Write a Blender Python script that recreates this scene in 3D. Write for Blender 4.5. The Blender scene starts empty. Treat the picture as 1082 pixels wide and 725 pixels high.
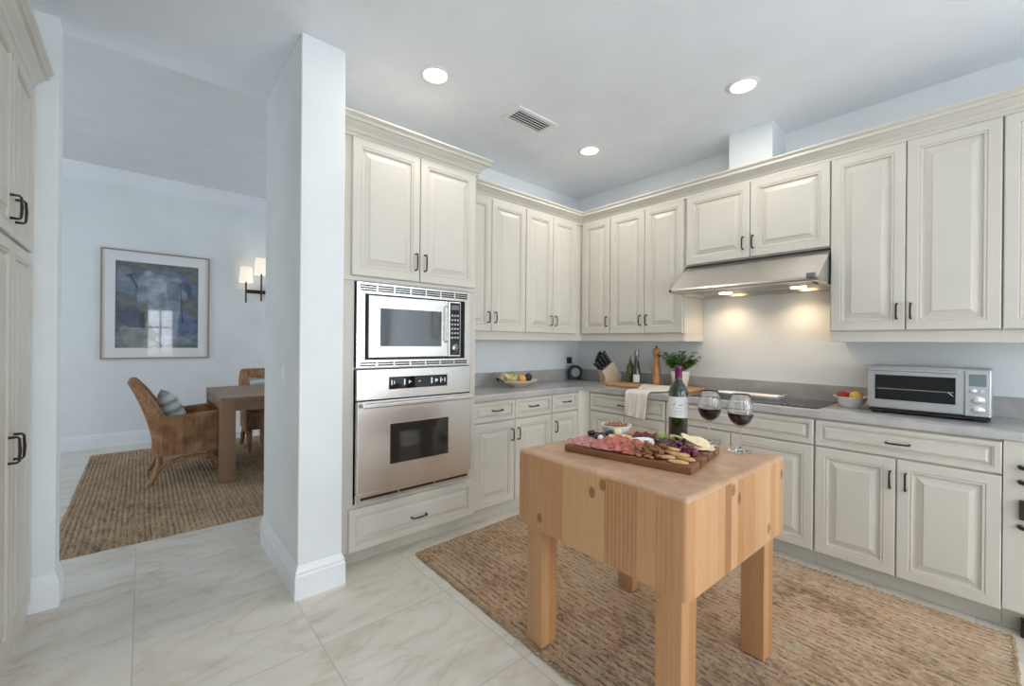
import bpy, bmesh, math, random
from mathutils import Matrix, Vector
PI = math.pi
S = bpy.context.scene
C = S.collection
rnd = random.Random(7)

# ---------------------------------------------------------------- camera
FPX, YAW, PITCH, ROLL = 447.4, 0.71674, -0.000585, 0.008827
_f = Vector((math.sin(YAW)*math.cos(PITCH), math.cos(YAW)*math.cos(PITCH), math.sin(PITCH)))
_r = Vector((math.cos(YAW), -math.sin(YAW), 0)); _u = _r.cross(_f)
_r2 = _r*math.cos(ROLL)+_u*math.sin(ROLL); _u2 = -_r*math.sin(ROLL)+_u*math.cos(ROLL)
cam = bpy.data.cameras.new('camera'); cam.sensor_width = 36; cam.lens = FPX/1082*36
cam.clip_start = 0.05; cam.clip_end = 60
co = bpy.data.objects.new('camera', cam); C.objects.link(co)
M = Matrix((_r2, _u2, -_f)).transposed().to_4x4(); M.translation = (0, 0, 1.30)
co.matrix_world = M
S.camera = co

# ---------------------------------------------------------------- world, lights, exposure
EXPOSURE = 0.04
P_REAR, P_SIDE, P_DINE, P_CAN, P_HOOD = 180, 12, 8, 5, 0.62
S.view_settings.view_transform = 'Standard'
S.view_settings.look = 'None'
S.view_settings.gamma = 1
S.view_settings.use_curve_mapping = False
S.view_settings.exposure = EXPOSURE
S.cycles.use_denoising = True
S.cycles.max_bounces = 12
S.cycles.diffuse_bounces = 6
S.cycles.transmission_bounces = 10
S.cycles.sample_clamp_indirect = 6
S.cycles.caustics_reflective = False
S.cycles.caustics_refractive = False
W = bpy.data.worlds.new('world'); S.world = W; W.use_nodes = True
W.node_tree.nodes['Background'].inputs[0].default_value = (0.82, 0.91, 1.0, 1)
W.node_tree.nodes['Background'].inputs[1].default_value = 2.2

def area(name, loc, rot, sx, sy, power, col):
    l = bpy.data.lights.new(name, 'AREA'); l.shape = 'RECTANGLE'; l.size = sx; l.size_y = sy
    l.energy = power; l.color = col
    o = bpy.data.objects.new(name, l); C.objects.link(o); o.location = loc; o.rotation_euler = rot
    return o
# daylight lamps added just outside the unseen windows to fill the rooms
COOL = (0.93, 0.965, 1.0)
for x_, w_ in ((0.40, 0.66), (1.90, 0.86), (2.95, 0.72)):
    area('daylight_fill', (x_, -3.26, 1.25), (PI/2+0.10, 0, 0), w_+0.25, 2.3, P_REAR*(w_+0.25)/2.9, COOL)
area('daylight_fill', (-1.26, -1.4, 1.50), (PI/2, 0, -PI/2), 1.6, 1.9, P_SIDE*1.3, COOL)
area('daylight_fill', (4.36, 5.2, 1.55), (PI/2, 0, PI/2), 2.3, 2.4, P_DINE*1.4, COOL)
area('daylight_fill', (-2.82, 5.0, 1.55), (PI/2, 0, -PI/2), 2.1, 2.2, P_DINE*0.8, COOL)

# ---------------------------------------------------------------- materials
def mat(name, col, rough=0.5, metal=0.0, spec=0.5, coat=0.0, bump=None, var=None, trans=0.0, ior=1.45, emit=None, aniso=0.0, sheen=0.0, alpha=1.0):
    """bump=(scale, strength, dist, stretch); var=(scale, amount, stretch, detail)"""
    m = bpy.data.materials.new(name); m.use_nodes = True
    nt = m.node_tree; b = nt.nodes['Principled BSDF']
    b.inputs['Base Color'].default_value = (*col, 1); b.inputs['Roughness'].default_value = rough
    b.inputs['Metallic'].default_value = metal; b.inputs['Specular IOR Level'].default_value = spec
    b.inputs['Coat Weight'].default_value = coat; b.inputs['Coat Roughness'].default_value = 0.03
    b.inputs['Transmission Weight'].default_value = trans; b.inputs['IOR'].default_value = ior
    b.inputs['Anisotropic'].default_value = aniso; b.inputs['Sheen Weight'].default_value = sheen
    b.inputs['Alpha'].default_value = alpha
    if emit: b.inputs['Emission Color'].default_value = (*emit[0], 1); b.inputs['Emission Strength'].default_value = emit[1]
    def mapped(st):
        t = nt.nodes.new('ShaderNodeTexCoord'); mp = nt.nodes.new('ShaderNodeMapping')
        mp.inputs['Scale'].default_value = st; nt.links.new(t.outputs['Object'], mp.inputs[0]); return mp
    if var is None: var = (3.0, 0.03, (1, 1, 1), 3)
    n = nt.nodes.new('ShaderNodeTexNoise'); n.inputs['Scale'].default_value = var[0]; n.inputs['Detail'].default_value = var[3]
    nt.links.new(mapped(var[2]).outputs[0], n.inputs['Vector'])
    rp = nt.nodes.new('ShaderNodeValToRGB'); a = var[1]
    rp.color_ramp.elements[0].position = 0.3; rp.color_ramp.elements[1].position = 0.7
    rp.color_ramp.elements[0].color = (*[max(0, c*(1-a)) for c in col], 1)
    rp.color_ramp.elements[1].color = (*[min(1, c*(1+a)) for c in col], 1)
    nt.links.new(n.outputs['Fac'], rp.inputs[0]); nt.links.new(rp.outputs[0], b.inputs['Base Color'])
    if bump:
        nb = nt.nodes.new('ShaderNodeTexNoise'); nb.inputs['Scale'].default_value = bump[0]; nb.inputs['Detail'].default_value = 4
        nt.links.new(mapped(bump[3] if len(bump) > 3 else (1, 1, 1)).outputs[0], nb.inputs['Vector'])
        bp = nt.nodes.new('ShaderNodeBump'); bp.inputs['Strength'].default_value = bump[1]; bp.inputs['Distance'].default_value = bump[2]
        nt.links.new(nb.outputs['Fac'], bp.inputs['Height']); nt.links.new(bp.outputs[0], b.inputs['Normal'])
    return m

class NT:
    """small helper for node graphs"""
    def __init__(s, m): s.nt = m.node_tree; s.b = s.nt.nodes['Principled BSDF']
    def n(s, t, **k):
        o = s.nt.nodes.new(t)
        for a, v in k.items():
            if a in o.inputs.keys() if isinstance(a, str) else False: o.inputs[a].default_value = v
            else: setattr(o, a, v)
        return o
    def l(s, a, b): s.nt.links.new(a, b)
    def math(s, op, a, b=None, c=None):
        o = s.nt.nodes.new('ShaderNodeMath'); o.operation = op
        for i, v in enumerate((a, b, c)):
            if v is None: continue
            if isinstance(v, (int, float)): o.inputs[i].default_value = v
            else: s.l(v, o.inputs[i])
        return o.outputs[0]
    def coords(s, kind='Object'):
        t = s.nt.nodes.new('ShaderNodeTexCoord'); x = s.nt.nodes.new('ShaderNodeSeparateXYZ')
        s.l(t.outputs[kind], x.inputs[0]); return t.outputs[kind], x.outputs[0], x.outputs[1], x.outputs[2]
    def comb(s, x, y, z):
        o = s.nt.nodes.new('ShaderNodeCombineXYZ')
        for i, v in enumerate((x, y, z)):
            if isinstance(v, (int, float)): o.inputs[i].default_value = v
            else: s.l(v, o.inputs[i])
        return o.outputs[0]
    def noise(s, vec, scale, detail=3, dist=0.0, rough=0.5):
        o = s.nt.nodes.new('ShaderNodeTexNoise'); s.l(vec, o.inputs['Vector'])
        o.inputs['Scale'].default_value = scale; o.inputs['Detail'].default_value = detail
        o.inputs['Distortion'].default_value = dist; o.inputs['Roughness'].default_value = rough; return o.outputs['Fac']
    def white(s, vec):
        o = s.nt.nodes.new('ShaderNodeTexWhiteNoise'); s.l(vec, o.inputs['Vector']); return o.outputs['Value']
    def ramp(s, fac, stops):
        o = s.nt.nodes.new('ShaderNodeValToRGB'); e = o.color_ramp.elements
        while len(e) < len(stops): e.new(0.5)
        for q, (p, c) in zip(e, stops): q.position = p; q.color = (*c, 1) if len(c) == 3 else c
        s.l(fac, o.inputs[0]); return o.outputs[0]
    def mix(s, fac, a, b, mode='MIX'):
        o = s.nt.nodes.new('ShaderNodeMix'); o.data_type = 'RGBA'; o.blend_type = mode
        if isinstance(fac, (int, float)): o.inputs[0].default_value = fac
        else: s.l(fac, o.inputs[0])
        for i, v in ((6, a), (7, b)):
            if isinstance(v, tuple): o.inputs[i].default_value = (*v, 1)
            else: s.l(v, o.inputs[i])
        return o.outputs[2]
    def bump(s, h, st, dist):
        o = s.nt.nodes.new('ShaderNodeBump'); o.inputs['Strength'].default_value = st; o.inputs['Distance'].default_value = dist
        s.l(h, o.inputs['Height']); s.l(o.outputs[0], s.b.inputs['Normal'])

wall_m = mat('wall_paint', (0.80, 0.838, 0.855), 0.6, bump=(220, 0.05, 0.001))
ceil_m = mat('ceiling_paint', (0.84, 0.88, 0.94), 0.7, bump=(180, 0.06, 0.001))
trim_m = mat('trim_paint', (0.84, 0.87, 0.905), 0.35)
cab_m = mat('cream_cabinet_paint', (0.62, 0.592, 0.53), 0.36, var=(5, 0.02, (1, 1, 1), 3))
glaze_m = mat('antique_glaze', (0.57, 0.53, 0.455), 0.45)
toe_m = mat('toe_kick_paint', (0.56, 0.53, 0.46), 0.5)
steel_m = mat('brushed_steel', (0.80, 0.795, 0.78), 0.27, metal=1, var=(6, 0.05, (1, 1, 60), 4), bump=(9, 0.05, 0.002, (1, 1, 90)))
steelt_m = mat('toaster_steel', (0.50, 0.515, 0.53), 0.32, metal=1, var=(6, 0.05, (1, 1, 60), 4))
steelh_m = mat('hood_steel', (0.62, 0.59, 0.56), 0.30, metal=1, var=(6, 0.05, (60, 1, 60), 4))
steel2_m = mat('dark_steel', (0.30, 0.30, 0.31), 0.3, metal=1)
chrome_m = mat('bright_chrome', (0.85, 0.85, 0.86), 0.12, metal=1)
black_m = mat('black_plastic', (0.012, 0.012, 0.014), 0.35)
blackgloss_m = mat('black_glass', (0.010, 0.011, 0.013), 0.05, coat=0.5)
ovenglass_m = mat('oven_window_glass', (0.022, 0.024, 0.022), 0.06, coat=0.6)
mwglass_m = mat('microwave_window_glass', (0.05, 0.06, 0.07), 0.05, coat=1.0, spec=1.0)
bronze_m = mat('dark_bronze', (0.055, 0.045, 0.038), 0.35, metal=0.8)
display_m = mat('lit_display', (0.7, 0.75, 0.8), 0.4, emit=((0.8, 0.9, 1.0), 0.35))
lcd_m = mat('grey_display', (0.16, 0.21, 0.22), 0.15, coat=0.4)
white_m = mat('white_ceramic', (0.86, 0.85, 0.82), 0.25, coat=0.3)
plate_m = mat('white_plastic', (0.83, 0.84, 0.84), 0.4)
beige_m = mat('stoneware', (0.64, 0.57, 0.45), 0.45)
linen_m = mat('linen', (0.74, 0.70, 0.63), 0.9, bump=(400, 0.3, 0.001), sheen=0.2)
shade_m = mat('lamp_shade_fabric', (0.9, 0.84, 0.74), 0.8, emit=((1.0, 0.86, 0.68), 0.55))
lens_m = mat('lamp_lens', (1, 1, 1), 0.5, emit=((1.0, 0.97, 0.92), 7.0))
glass_m = mat('clear_glass', (1, 1, 1), 0.0, trans=1.0, ior=1.45, var=(1, 0.0, (1, 1, 1), 0))
wine_m = mat('red_wine', (0.10, 0.002, 0.010), 0.05, spec=0.2)
bottle_m = mat('green_bottle_glass', (0.012, 0.028, 0.004), 0.04, coat=1.0, trans=0.2)
capsule_m = mat('purple_foil', (0.16, 0.02, 0.09), 0.3, metal=0.5)
label_m = mat('label_paper', (0.84, 0.84, 0.83), 0.7)
ink_m = mat('label_ink', (0.05, 0.06, 0.08), 0.7)
ink2_m = mat('label_grey_ink', (0.42, 0.46, 0.52), 0.7)

def counter_mat():
    m = mat('grey_stone_counter', (0.33, 0.335, 0.34), 0.22, coat=0.1); g = NT(m)
    v, x, y, z = g.coords()
    a = g.noise(v, 3.0, 8, 1.2, 0.6)
    c = g.ramp(a, [(0.25, (0.34, 0.335, 0.33)), (0.5, (0.43, 0.425, 0.42)), (0.62, (0.50, 0.475, 0.45)), (0.75, (0.42, 0.42, 0.425))])
    g.l(c, g.b.inputs['Base Color']); return m
counter_m = counter_mat()

def floor_mat():
    m = mat('cream_marble_tile', (0.6, 0.55, 0.48), 0.20); g = NT(m)
    v, x, y, z = g.coords()
    T = 0.61
    xs = g.math('DIVIDE', g.math('ADD', x, 0.025), T); ys = g.math('DIVIDE', g.math('SUBTRACT', y, 0.06), T)
    ix = g.math('FLOOR', xs); iy = g.math('FLOOR', ys)
    off = g.comb(g.math('MULTIPLY', g.white(g.comb(ix, iy, 0)), 7.0), g.math('MULTIPLY', g.white(g.comb(iy, ix, 3.0)), 9.0), 0)
    vv = g.n('ShaderNodeVectorMath', operation='ADD'); g.l(v, vv.inputs[0]); g.l(off, vv.inputs[1])
    mp = g.n('ShaderNodeMapping'); mp.inputs['Rotation'].default_value = (0, 0, 0.7); mp.inputs['Scale'].default_value = (1, 2.2, 1)
    g.l(vv.outputs[0], mp.inputs[0])
    n1 = g.noise(mp.outputs[0], 1.5, 6, 1.6, 0.55)
    n2 = g.noise(mp.outputs[0], 0.8, 3, 2.5, 0.5)
    base = g.ramp(n1, [(0.30, (0.60, 0.545, 0.455)), (0.45, (0.71, 0.67, 0.60)), (0.6, (0.73, 0.705, 0.645)), (0.75, (0.65, 0.59, 0.505))])
    vein = g.ramp(g.math('ABSOLUTE', g.math('SUBTRACT', n2, 0.5)), [(0.0, (0.80, 0.74, 0.65)), (0.02, (0.95, 0.93, 0.895)), (0.10, (1, 1, 1))])
    c = g.mix(0.5, base, vein, 'MULTIPLY')
    fx = g.math('ABSOLUTE', g.math('SUBTRACT', g.math('FRACT', xs), 0.5)); fy = g.math('ABSOLUTE', g.math('SUBTRACT', g.math('FRACT', ys), 0.5))
    gr = g.math('GREATER_THAN', g.math('MAXIMUM', fx, fy), 0.5-0.0032)
    c = g.mix(gr, c, (0.44, 0.41, 0.36))
    g.l(c, g.b.inputs['Base Color'])
    r = g.n('ShaderNodeMix'); g.l(gr, r.inputs[0]); r.inputs[2].default_value = 0.17; r.inputs[3].default_value = 0.6
    g.l(r.outputs[0], g.b.inputs['Roughness'])
    return m
floor_m = floor_mat()

def stave_wood(name, cols, pitch, offx=0.0, offy=0.0, rough=0.38, top=False):
    """vertical glued staves; on top they show as end-grain squares"""
    m = mat(name, cols[1], rough, coat=0.12); g = NT(m)
    v, x, y, z = g.coords()
    ix = g.math('FLOOR', g.math('DIVIDE', g.math('ADD', x, offx), pitch)); iy = g.math('FLOOR', g.math('DIVIDE', g.math('ADD', y, offy), pitch*1.333))
    wn = g.white(g.comb(ix, iy, 1.0))
    st = (70, 70, 3.0) if not top else (22, 22, 22)
    mp = g.n('ShaderNodeMapping'); mp.inputs['Scale'].default_value = st; g.l(v, mp.inputs[0])
    add = g.n('ShaderNodeVectorMath', operation='ADD'); g.l(mp.outputs[0], add.inputs[0]); g.l(g.comb(g.math('MULTIPLY', wn, 40), 0, g.math('MULTIPLY', wn, 17)), add.inputs[1])
    gr = g.noise(add.outputs[0], 1.0, 5, 0.6, 0.6)
    t = g.math('ADD', g.math('MULTIPLY', wn, 0.85 if not top else 0.4), g.math('MULTIPLY', gr, 0.45 if not top else 0.9))
    c = g.ramp(t, [(0.15, cols[0]), (0.55, cols[1]), (1.0, cols[2])])
    fine = g.ramp(g.noise(add.outputs[0], 2.7, 3, 0, 0.6), [(0.35, (0.82, 0.78, 0.72)), (0.55, (1, 1, 1))])
    c = g.mix(0.45, c, fine, 'MULTIPLY')
    if not top:   # knots
        vo = g.n('ShaderNodeTexVoronoi'); mk = g.n('ShaderNodeMapping'); mk.inputs['Scale'].default_value = (1, 1, 1); g.l(g.comb(g.math('ADD', x, y), g.math('MULTIPLY', z, 0.7), 0), mk.inputs[0])
        g.l(mk.outputs[0], vo.inputs['Vector']); vo.inputs['Scale'].default_value = 4.6; vo.voronoi_dimensions = '2D'
        k = g.ramp(vo.outputs['Distance'], [(0.0, (0.16, 0.075, 0.035)), (0.035, (0.45, 0.3, 0.2)), (0.055, (0.30, 0.17, 0.10)), (0.075, (1, 1, 1))])
        c = g.mix(0.75, c, k, 'MULTIPLY')
    else:
        big = g.noise(v, 6, 4, 0.5, 0.6)
        c = g.mix(0.5, c, g.ramp(big, [(0.3, (0.62, 0.55, 0.5)), (0.6, (1, 1, 1))]), 'MULTIPLY')
    g.l(c, g.b.inputs['Base Color']); g.bump(gr, 0.08, 0.002)
    return m
block_m = stave_wood('butcher_block_side', [(0.27, 0.115, 0.05), (0.46, 0.228, 0.098), (0.57, 0.34, 0.168)], 0.050, 0.002, 0.0137)
blocktop_m = stave_wood('butcher_block_end_grain', [(0.42, 0.235, 0.14), (0.52, 0.315, 0.20), (0.60, 0.39, 0.26)], 0.050, 0.002, 0.0137, top=True)
leg_m = stave_wood('leg_wood', [(0.32, 0.15, 0.06), (0.44, 0.225, 0.10), (0.54, 0.30, 0.14)], 0.047, 0.0, 0.0)

def plank_wood(name, c0, c1, c2, axis='x', pitch=0.04, rough=0.45):
    m = mat(name, c1, rough); g = NT(m); v, x, y, z = g.coords()
    q = {'x': y, 'y': x, 'z': x}[axis]
    ix = g.math('FLOOR', g.math('DIVIDE', q, pitch)); wn = g.white(g.comb(ix, 2.0, 1.0))
    mp = g.n('ShaderNodeMapping'); mp.inputs['Scale'].default_value = {'x': (3, 60, 60), 'y': (60, 3, 60), 'z': (60, 60, 3)}[axis]; g.l(v, mp.inputs[0])
    add = g.n('ShaderNodeVectorMath', operation='ADD'); g.l(mp.outputs[0], add.inputs[0]); g.l(g.comb(g.math('MULTIPLY', wn, 31), g.math('MULTIPLY', wn, 11), g.math('MULTIPLY', wn, 23)), add.inputs[1])
    gr = g.noise(add.outputs[0], 1.0, 5, 0.5, 0.6)
    c = g.ramp(g.math('ADD', g.math('MULTIPLY', wn, 0.6), g.math('MULTIPLY', gr, 0.5)), [(0.15, c0), (0.5, c1), (0.95, c2)])
    g.l(c, g.b.inputs['Base Color']); g.bump(gr, 0.1, 0.002); return m
walnut_m = plank_wood('board_wood', (0.13, 0.045, 0.018), (0.21, 0.085, 0.035), (0.40, 0.23, 0.12), 'y', 0.055)
acacia_m = plank_wood('cutting_board_wood', (0.34, 0.17, 0.07), (0.52, 0.31, 0.14), (0.64, 0.43, 0.22), 'x', 0.05)
oakblk_m = plank_wood('pale_wood', (0.52, 0.38, 0.25), (0.60, 0.46, 0.32), (0.66, 0.52, 0.38), 'z', 0.03)
mill_m = plank_wood('pepper_mill_wood', (0.36, 0.16, 0.06), (0.50, 0.25, 0.10), (0.60, 0.34, 0.15), 'z', 0.2, 0.25)
dtable_m = plank_wood('dining_table_wood', (0.17, 0.095, 0.055), (0.25, 0.15, 0.095), (0.34, 0.22, 0.14), 'x', 0.13)
dleg_m = plank_wood('table_leg_wood', (0.19, 0.105, 0.06), (0.26, 0.15, 0.09), (0.33, 0.20, 0.125), 'z', 0.3)
frame_m = plank_wood('picture_frame_wood', (0.28, 0.21, 0.14), (0.36, 0.28, 0.2), (0.42, 0.34, 0.25), 'x', 0.3)

def wicker_mat():
    m = mat('woven_wicker', (0.4, 0.2, 0.09), 0.6); g = NT(m); v, x, y, z = g.coords()
    q = g.math('ADD', x, y)
    a = g.math('SINE', g.math('MULTIPLY', z, 2*PI/0.013)); b = g.math('SINE', g.math('MULTIPLY', q, 2*PI/0.02))
    h = g.math('ADD', g.math('MULTIPLY', g.math('MULTIPLY', a, b), 0.5), 0.5)
    n = g.noise(v, 9, 6, 0.4)
    st = g.n('ShaderNodeMapping'); st.inputs['Scale'].default_value = (60, 60, 5); g.l(v, st.inputs[0]); n2 = g.noise(st.outputs[0], 1, 3)
    c = g.ramp(g.math('ADD', g.math('MULTIPLY', n, 0.6), g.math('MULTIPLY', n2, 0.4)), [(0.35, (0.25, 0.105, 0.045)), (0.5, (0.40, 0.20, 0.095)), (0.66, (0.54, 0.34, 0.185))])
    c = g.mix(0.55, c, g.ramp(h, [(0.15, (0.35, 0.28, 0.22)), (0.6, (1, 1, 1))]), 'MULTIPLY')
    g.l(c, g.b.inputs['Base Color']); g.bump(h, 0.7, 0.004); return m
wicker_m = wicker_mat()
rattan_m = mat('rattan_pole', (0.36, 0.19, 0.085), 0.45, var=(18, 0.3, (1, 1, 1), 4))

def jute(name, stops, sx, sy, rows=None):
    m = mat(name, stops[1][1], 0.95, sheen=0.1); g = NT(m); v, x, y, z = g.coords()
    mp = g.n('ShaderNodeMapping'); mp.inputs['Scale'].default_value = (sx, sy, 1); g.l(v, mp.inputs[0])
    n = g.noise(mp.outputs[0], 1, 5, 0.3, 0.7); n2 = g.noise(v, 2.2, 4, 0.6); n3 = g.noise(v, 240, 2)
    c = g.ramp(g.math('ADD', g.math('MULTIPLY', n, 0.62), g.math('MULTIPLY', n2, 0.38)), stops)
    c = g.mix(0.5, c, g.ramp(n3, [(0.35, (0.6, 0.56, 0.5)), (0.6, (1, 1, 1))]), 'MULTIPLY')
    if rows:   # dark gap shade painted between the braids, as strands broken into dashes
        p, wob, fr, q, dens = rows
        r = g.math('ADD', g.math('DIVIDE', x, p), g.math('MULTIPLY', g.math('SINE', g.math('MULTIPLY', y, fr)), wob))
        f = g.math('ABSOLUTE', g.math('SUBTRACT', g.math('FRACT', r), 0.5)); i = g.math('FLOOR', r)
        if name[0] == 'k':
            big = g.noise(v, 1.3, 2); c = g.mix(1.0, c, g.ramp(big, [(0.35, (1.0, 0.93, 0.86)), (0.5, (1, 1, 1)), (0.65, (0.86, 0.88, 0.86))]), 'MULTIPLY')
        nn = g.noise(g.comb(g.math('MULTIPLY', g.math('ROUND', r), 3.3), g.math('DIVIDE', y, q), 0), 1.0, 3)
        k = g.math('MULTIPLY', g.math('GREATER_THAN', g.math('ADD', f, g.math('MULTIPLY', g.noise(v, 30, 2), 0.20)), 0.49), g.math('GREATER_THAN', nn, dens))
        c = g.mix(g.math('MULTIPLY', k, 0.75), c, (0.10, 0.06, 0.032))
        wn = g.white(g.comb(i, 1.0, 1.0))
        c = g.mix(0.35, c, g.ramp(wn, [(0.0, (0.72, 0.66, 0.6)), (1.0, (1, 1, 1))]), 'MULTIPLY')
    g.l(c, g.b.inputs['Base Color']); g.bump(n3, 0.35, 0.003); return m
ROX = {'dining_jute': -0.43, 'kitchen_jute': 1.232}; ROY = {'dining_jute': 3.60, 'kitchen_jute': -0.085}
rugd_m = jute('dining_jute', [(0.36, (0.17, 0.10, 0.05)), (0.47, (0.40, 0.265, 0.145)), (0.56, (0.50, 0.35, 0.21)), (0.7, (0.57, 0.44, 0.29))], 46, 7, (0.030, 0.10, 3.3, 0.05, 0.50))
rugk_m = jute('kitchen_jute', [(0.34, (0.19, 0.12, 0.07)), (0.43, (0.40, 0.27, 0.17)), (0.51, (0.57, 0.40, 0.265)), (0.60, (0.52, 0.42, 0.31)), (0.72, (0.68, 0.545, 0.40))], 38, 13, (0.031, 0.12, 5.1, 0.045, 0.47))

# ---------------------------------------------------------------- object helpers
def wm(o):
    m = o.matrix_basis.copy()
    while o.parent: o = o.parent; m = o.matrix_basis @ m
    return m
class MB:
    def __init__(s): s.bm = bmesh.new(); s.mi = 0
    def _f(s, vs, mi=None):
        try: f = s.bm.faces.new(vs)
        except ValueError: return None
        f.material_index = s.mi if mi is None else mi; return f
    def box(s, x0, y0, z0, x1, y1, z1, bev=0.0, rot=None, c=None, seg=2):
        t = bmesh.new(); bmesh.ops.create_cube(t, size=1)
        for v in t.verts: v.co = ((x0+x1)/2+v.co.x*(x1-x0), (y0+y1)/2+v.co.y*(y1-y0), (z0+z1)/2+v.co.z*(z1-z0))
        if bev: bmesh.ops.bevel(t, geom=t.edges[:], offset=bev, segments=seg, affect='EDGES', profile=0.5)
        s.merge(t, rot, c); return s
    def merge(s, t, rot=None, c=None):
        if rot is not None:
            c = Vector(c or (0, 0, 0)); R = Matrix.Rotation(rot[0], 4, rot[1])
            bmesh.ops.transform(t, matrix=Matrix.Translation(c) @ R @ Matrix.Translation(-c), verts=t.verts)
        mp = {v: s.bm.verts.new(v.co) for v in t.verts}
        for f in t.faces: s._f([mp[v] for v in f.verts])
        t.free()
    def loft(s, rings, caps=True, closed=True, mi=None, mis=None):
        R = [[s.bm.verts.new(p) for p in r] for r in rings]; n = len(R[0])
        for i, (a, b) in enumerate(zip(R, R[1:])):
            for k in range(n if closed else n-1):
                s._f([a[k], a[(k+1) % n], b[(k+1) % n], b[k]], mis[i] if mis else mi)
        if caps: s._f(R[0][::-1], mis[0] if mis else mi); s._f(R[-1], mis[-1] if mis else mi)
        return s
    def prism(s, poly, axis, a, b):
        """poly in the two other axes, extruded a..b along axis"""
        def P(p, t): return {'x': (t, p[0], p[1]), 'y': (p[0], t, p[1]), 'z': (p[0], p[1], t)}[axis]
        return s.loft([[P(p, a) for p in poly], [P(p, b) for p in poly]])
    def tube(s, pts, r, n=8, caps=True, flat=None):
        pts = [Vector(p) for p in pts]; rings = []; up = None
        rs = r if isinstance(r, (list, tuple)) else [r]*len(pts)
        for i, p in enumerate(pts):
            d = (pts[min(i+1, len(pts)-1)]-pts[max(i-1, 0)]).normalized()
            if up is None: up = d.orthogonal().normalized()
            up = (up-d*up.dot(d)).normalized(); w = d.cross(up)
            rings.append([p+(up*math.cos(2*PI*k/n)+w*math.sin(2*PI*k/n))*rs[i] for k in range(n)])
        return s.loft(rings, caps)
    def lathe(s, prof, cx=0, cy=0, n=28, cz=0, caps=True, sx=1, sy=1):
        return s.loft([[(cx+r*sx*math.cos(2*PI*k/n), cy+r*sy*math.sin(2*PI*k/n), cz+z) for k in range(n)] for r, z in prof], caps)
    def ell(s, c, r, rot=0, n=14, m=8, tilt=0, lump=0, seed=0):
        q = random.Random(seed); R = Matrix.Rotation(rot, 3, 'Z') @ Matrix.Rotation(tilt, 3, 'Y')
        rings = []
        for i in range(m+1):
            th = PI*i/m; th = min(max(th, 0.05), PI-0.05)
            ring = []
            for k in range(n):
                ph = 2*PI*k/n; l = 1+q.uniform(-lump, lump)
                ring.append(Vector(c)+R @ Vector((r[0]*math.sin(th)*math.cos(ph)*l, r[1]*math.sin(th)*math.sin(ph)*l, -r[2]*math.cos(th))))
            rings.append(ring)
        return s.loft(rings)
    def build(s, name, m, parent=None, world=True, smooth=False, origin=None, sharp=40):
        me = bpy.data.meshes.new(name)
        bmesh.ops.recalc_face_normals(s.bm, faces=s.bm.faces[:])
        s.bm.to_mesh(me); s.bm.free()
        for x in (m if isinstance(m, (list, tuple)) else [m]): me.materials.append(x)
        o = bpy.data.objects.new(name, me); C.objects.link(o)
        if parent is not None:
            o.parent = parent
            if world: me.transform(wm(parent).inverted())
        elif origin is not None:
            me.transform(Matrix.Translation(-Vector(origin))); o.location = origin
        if smooth:
            me.polygons.foreach_set('use_smooth', [True]*len(me.polygons))
            try: me.set_sharp_from_angle(angle=math.radians(sharp))
            except Exception: pass
        return o
def tag(o, label=None, cat=None, group=None, kind=None):
    if label: o['label'] = label
    if cat: o['category'] = cat
    if group: o['group'] = group
    if kind: o['kind'] = kind
    return o
def thing(name, label, cat, loc=(0, 0, 0), rz=0, group=None):
    o = bpy.data.objects.new(name, None); C.objects.link(o); o.location = loc; o.rotation_euler = (0, 0, rz)
    o.empty_display_size = 0.05
    return tag(o, label, cat, group)
def struct(name, mb, m, **k): return tag(mb.build(name, m, **k), kind='structure')
def kids(o): return [c for c in bpy.data.objects if c.parent == o]
def copy_tree(o, parent=None):
    c = o.copy(); C.objects.link(c)
    if parent is not None: c.parent = parent
    for ch in kids(o): copy_tree(ch, c)
    return c

# ---------------------------------------------------------------- room shell
CZ = 2.854          # kitchen ceiling
struct('floor', MB().box(-2.75, -3.1, -0.1, 4.3, 7.25, 0.0), floor_m)
struct('ceiling', MB().box(-1.2, -3.1, CZ, 3.7, 3.13, 3.5), ceil_m)
struct('ceiling', MB().box(-2.75, 3.13, 3.34, 4.3, 7.25, 3.5), mat('dining_ceiling_shaded', (0.75, 0.765, 0.78), 0.7, bump=(180, 0.06, 0.001)))  # greyer than the kitchen ceiling: its dimmer light is put into the colour
struct('wall_right', MB().box(3.54, -3.1, 0, 3.70, 3.13, CZ), wall_m)
struct('wall_back', MB().box(0.81, 3.0, 0, 3.54, 3.13, CZ), wall_m)
struct('wall_pillar', MB().box(0.593, 2.306, 0, 0.81, 3.11, CZ, 0.004, seg=1), wall_m)
struct('wall_partition', MB().box(-2.75, 3.0, 0, -0.315, 3.135, CZ), wall_m)
struct('wall_dining', MB().box(-2.75, 7.05, 0, 4.3, 7.2, 3.34), wall_m)
def wall_with_openings(name, axis, p0, p1, a0, a1, z1, ops):
    mb = MB()
    def bx(u0, u1, v0, v1):
        if u1-u0 < 1e-4 or v1-v0 < 1e-4: return
        if axis == 'y': mb.box(u0, p0, v0, u1, p1, v1)
        else: mb.box(p0, u0, v0, p1, u1, v1)
    u = a0
    for (o0, o1, zb, zt) in ops:
        bx(u, o0, 0, z1); bx(o0, o1, 0, zb); bx(o0, o1, zt, z1); u = o1
    bx(u, a1, 0, z1)
    return struct(name, mb, wall_m)
wall_with_openings('wall_rear', 'y', -3.1, -2.95, -1.2, 3.54, CZ, [(0.06, 0.74, 0.75, 2.25), (1.46, 2.34, 0.02, 2.35), (2.58, 3.32, 0.75, 2.25)])
wall_with_openings('wall_left', 'x', -1.2, -1.08, -2.95, 3.0, CZ, [(-2.15, -0.65, 0.6, 2.4)])
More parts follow.
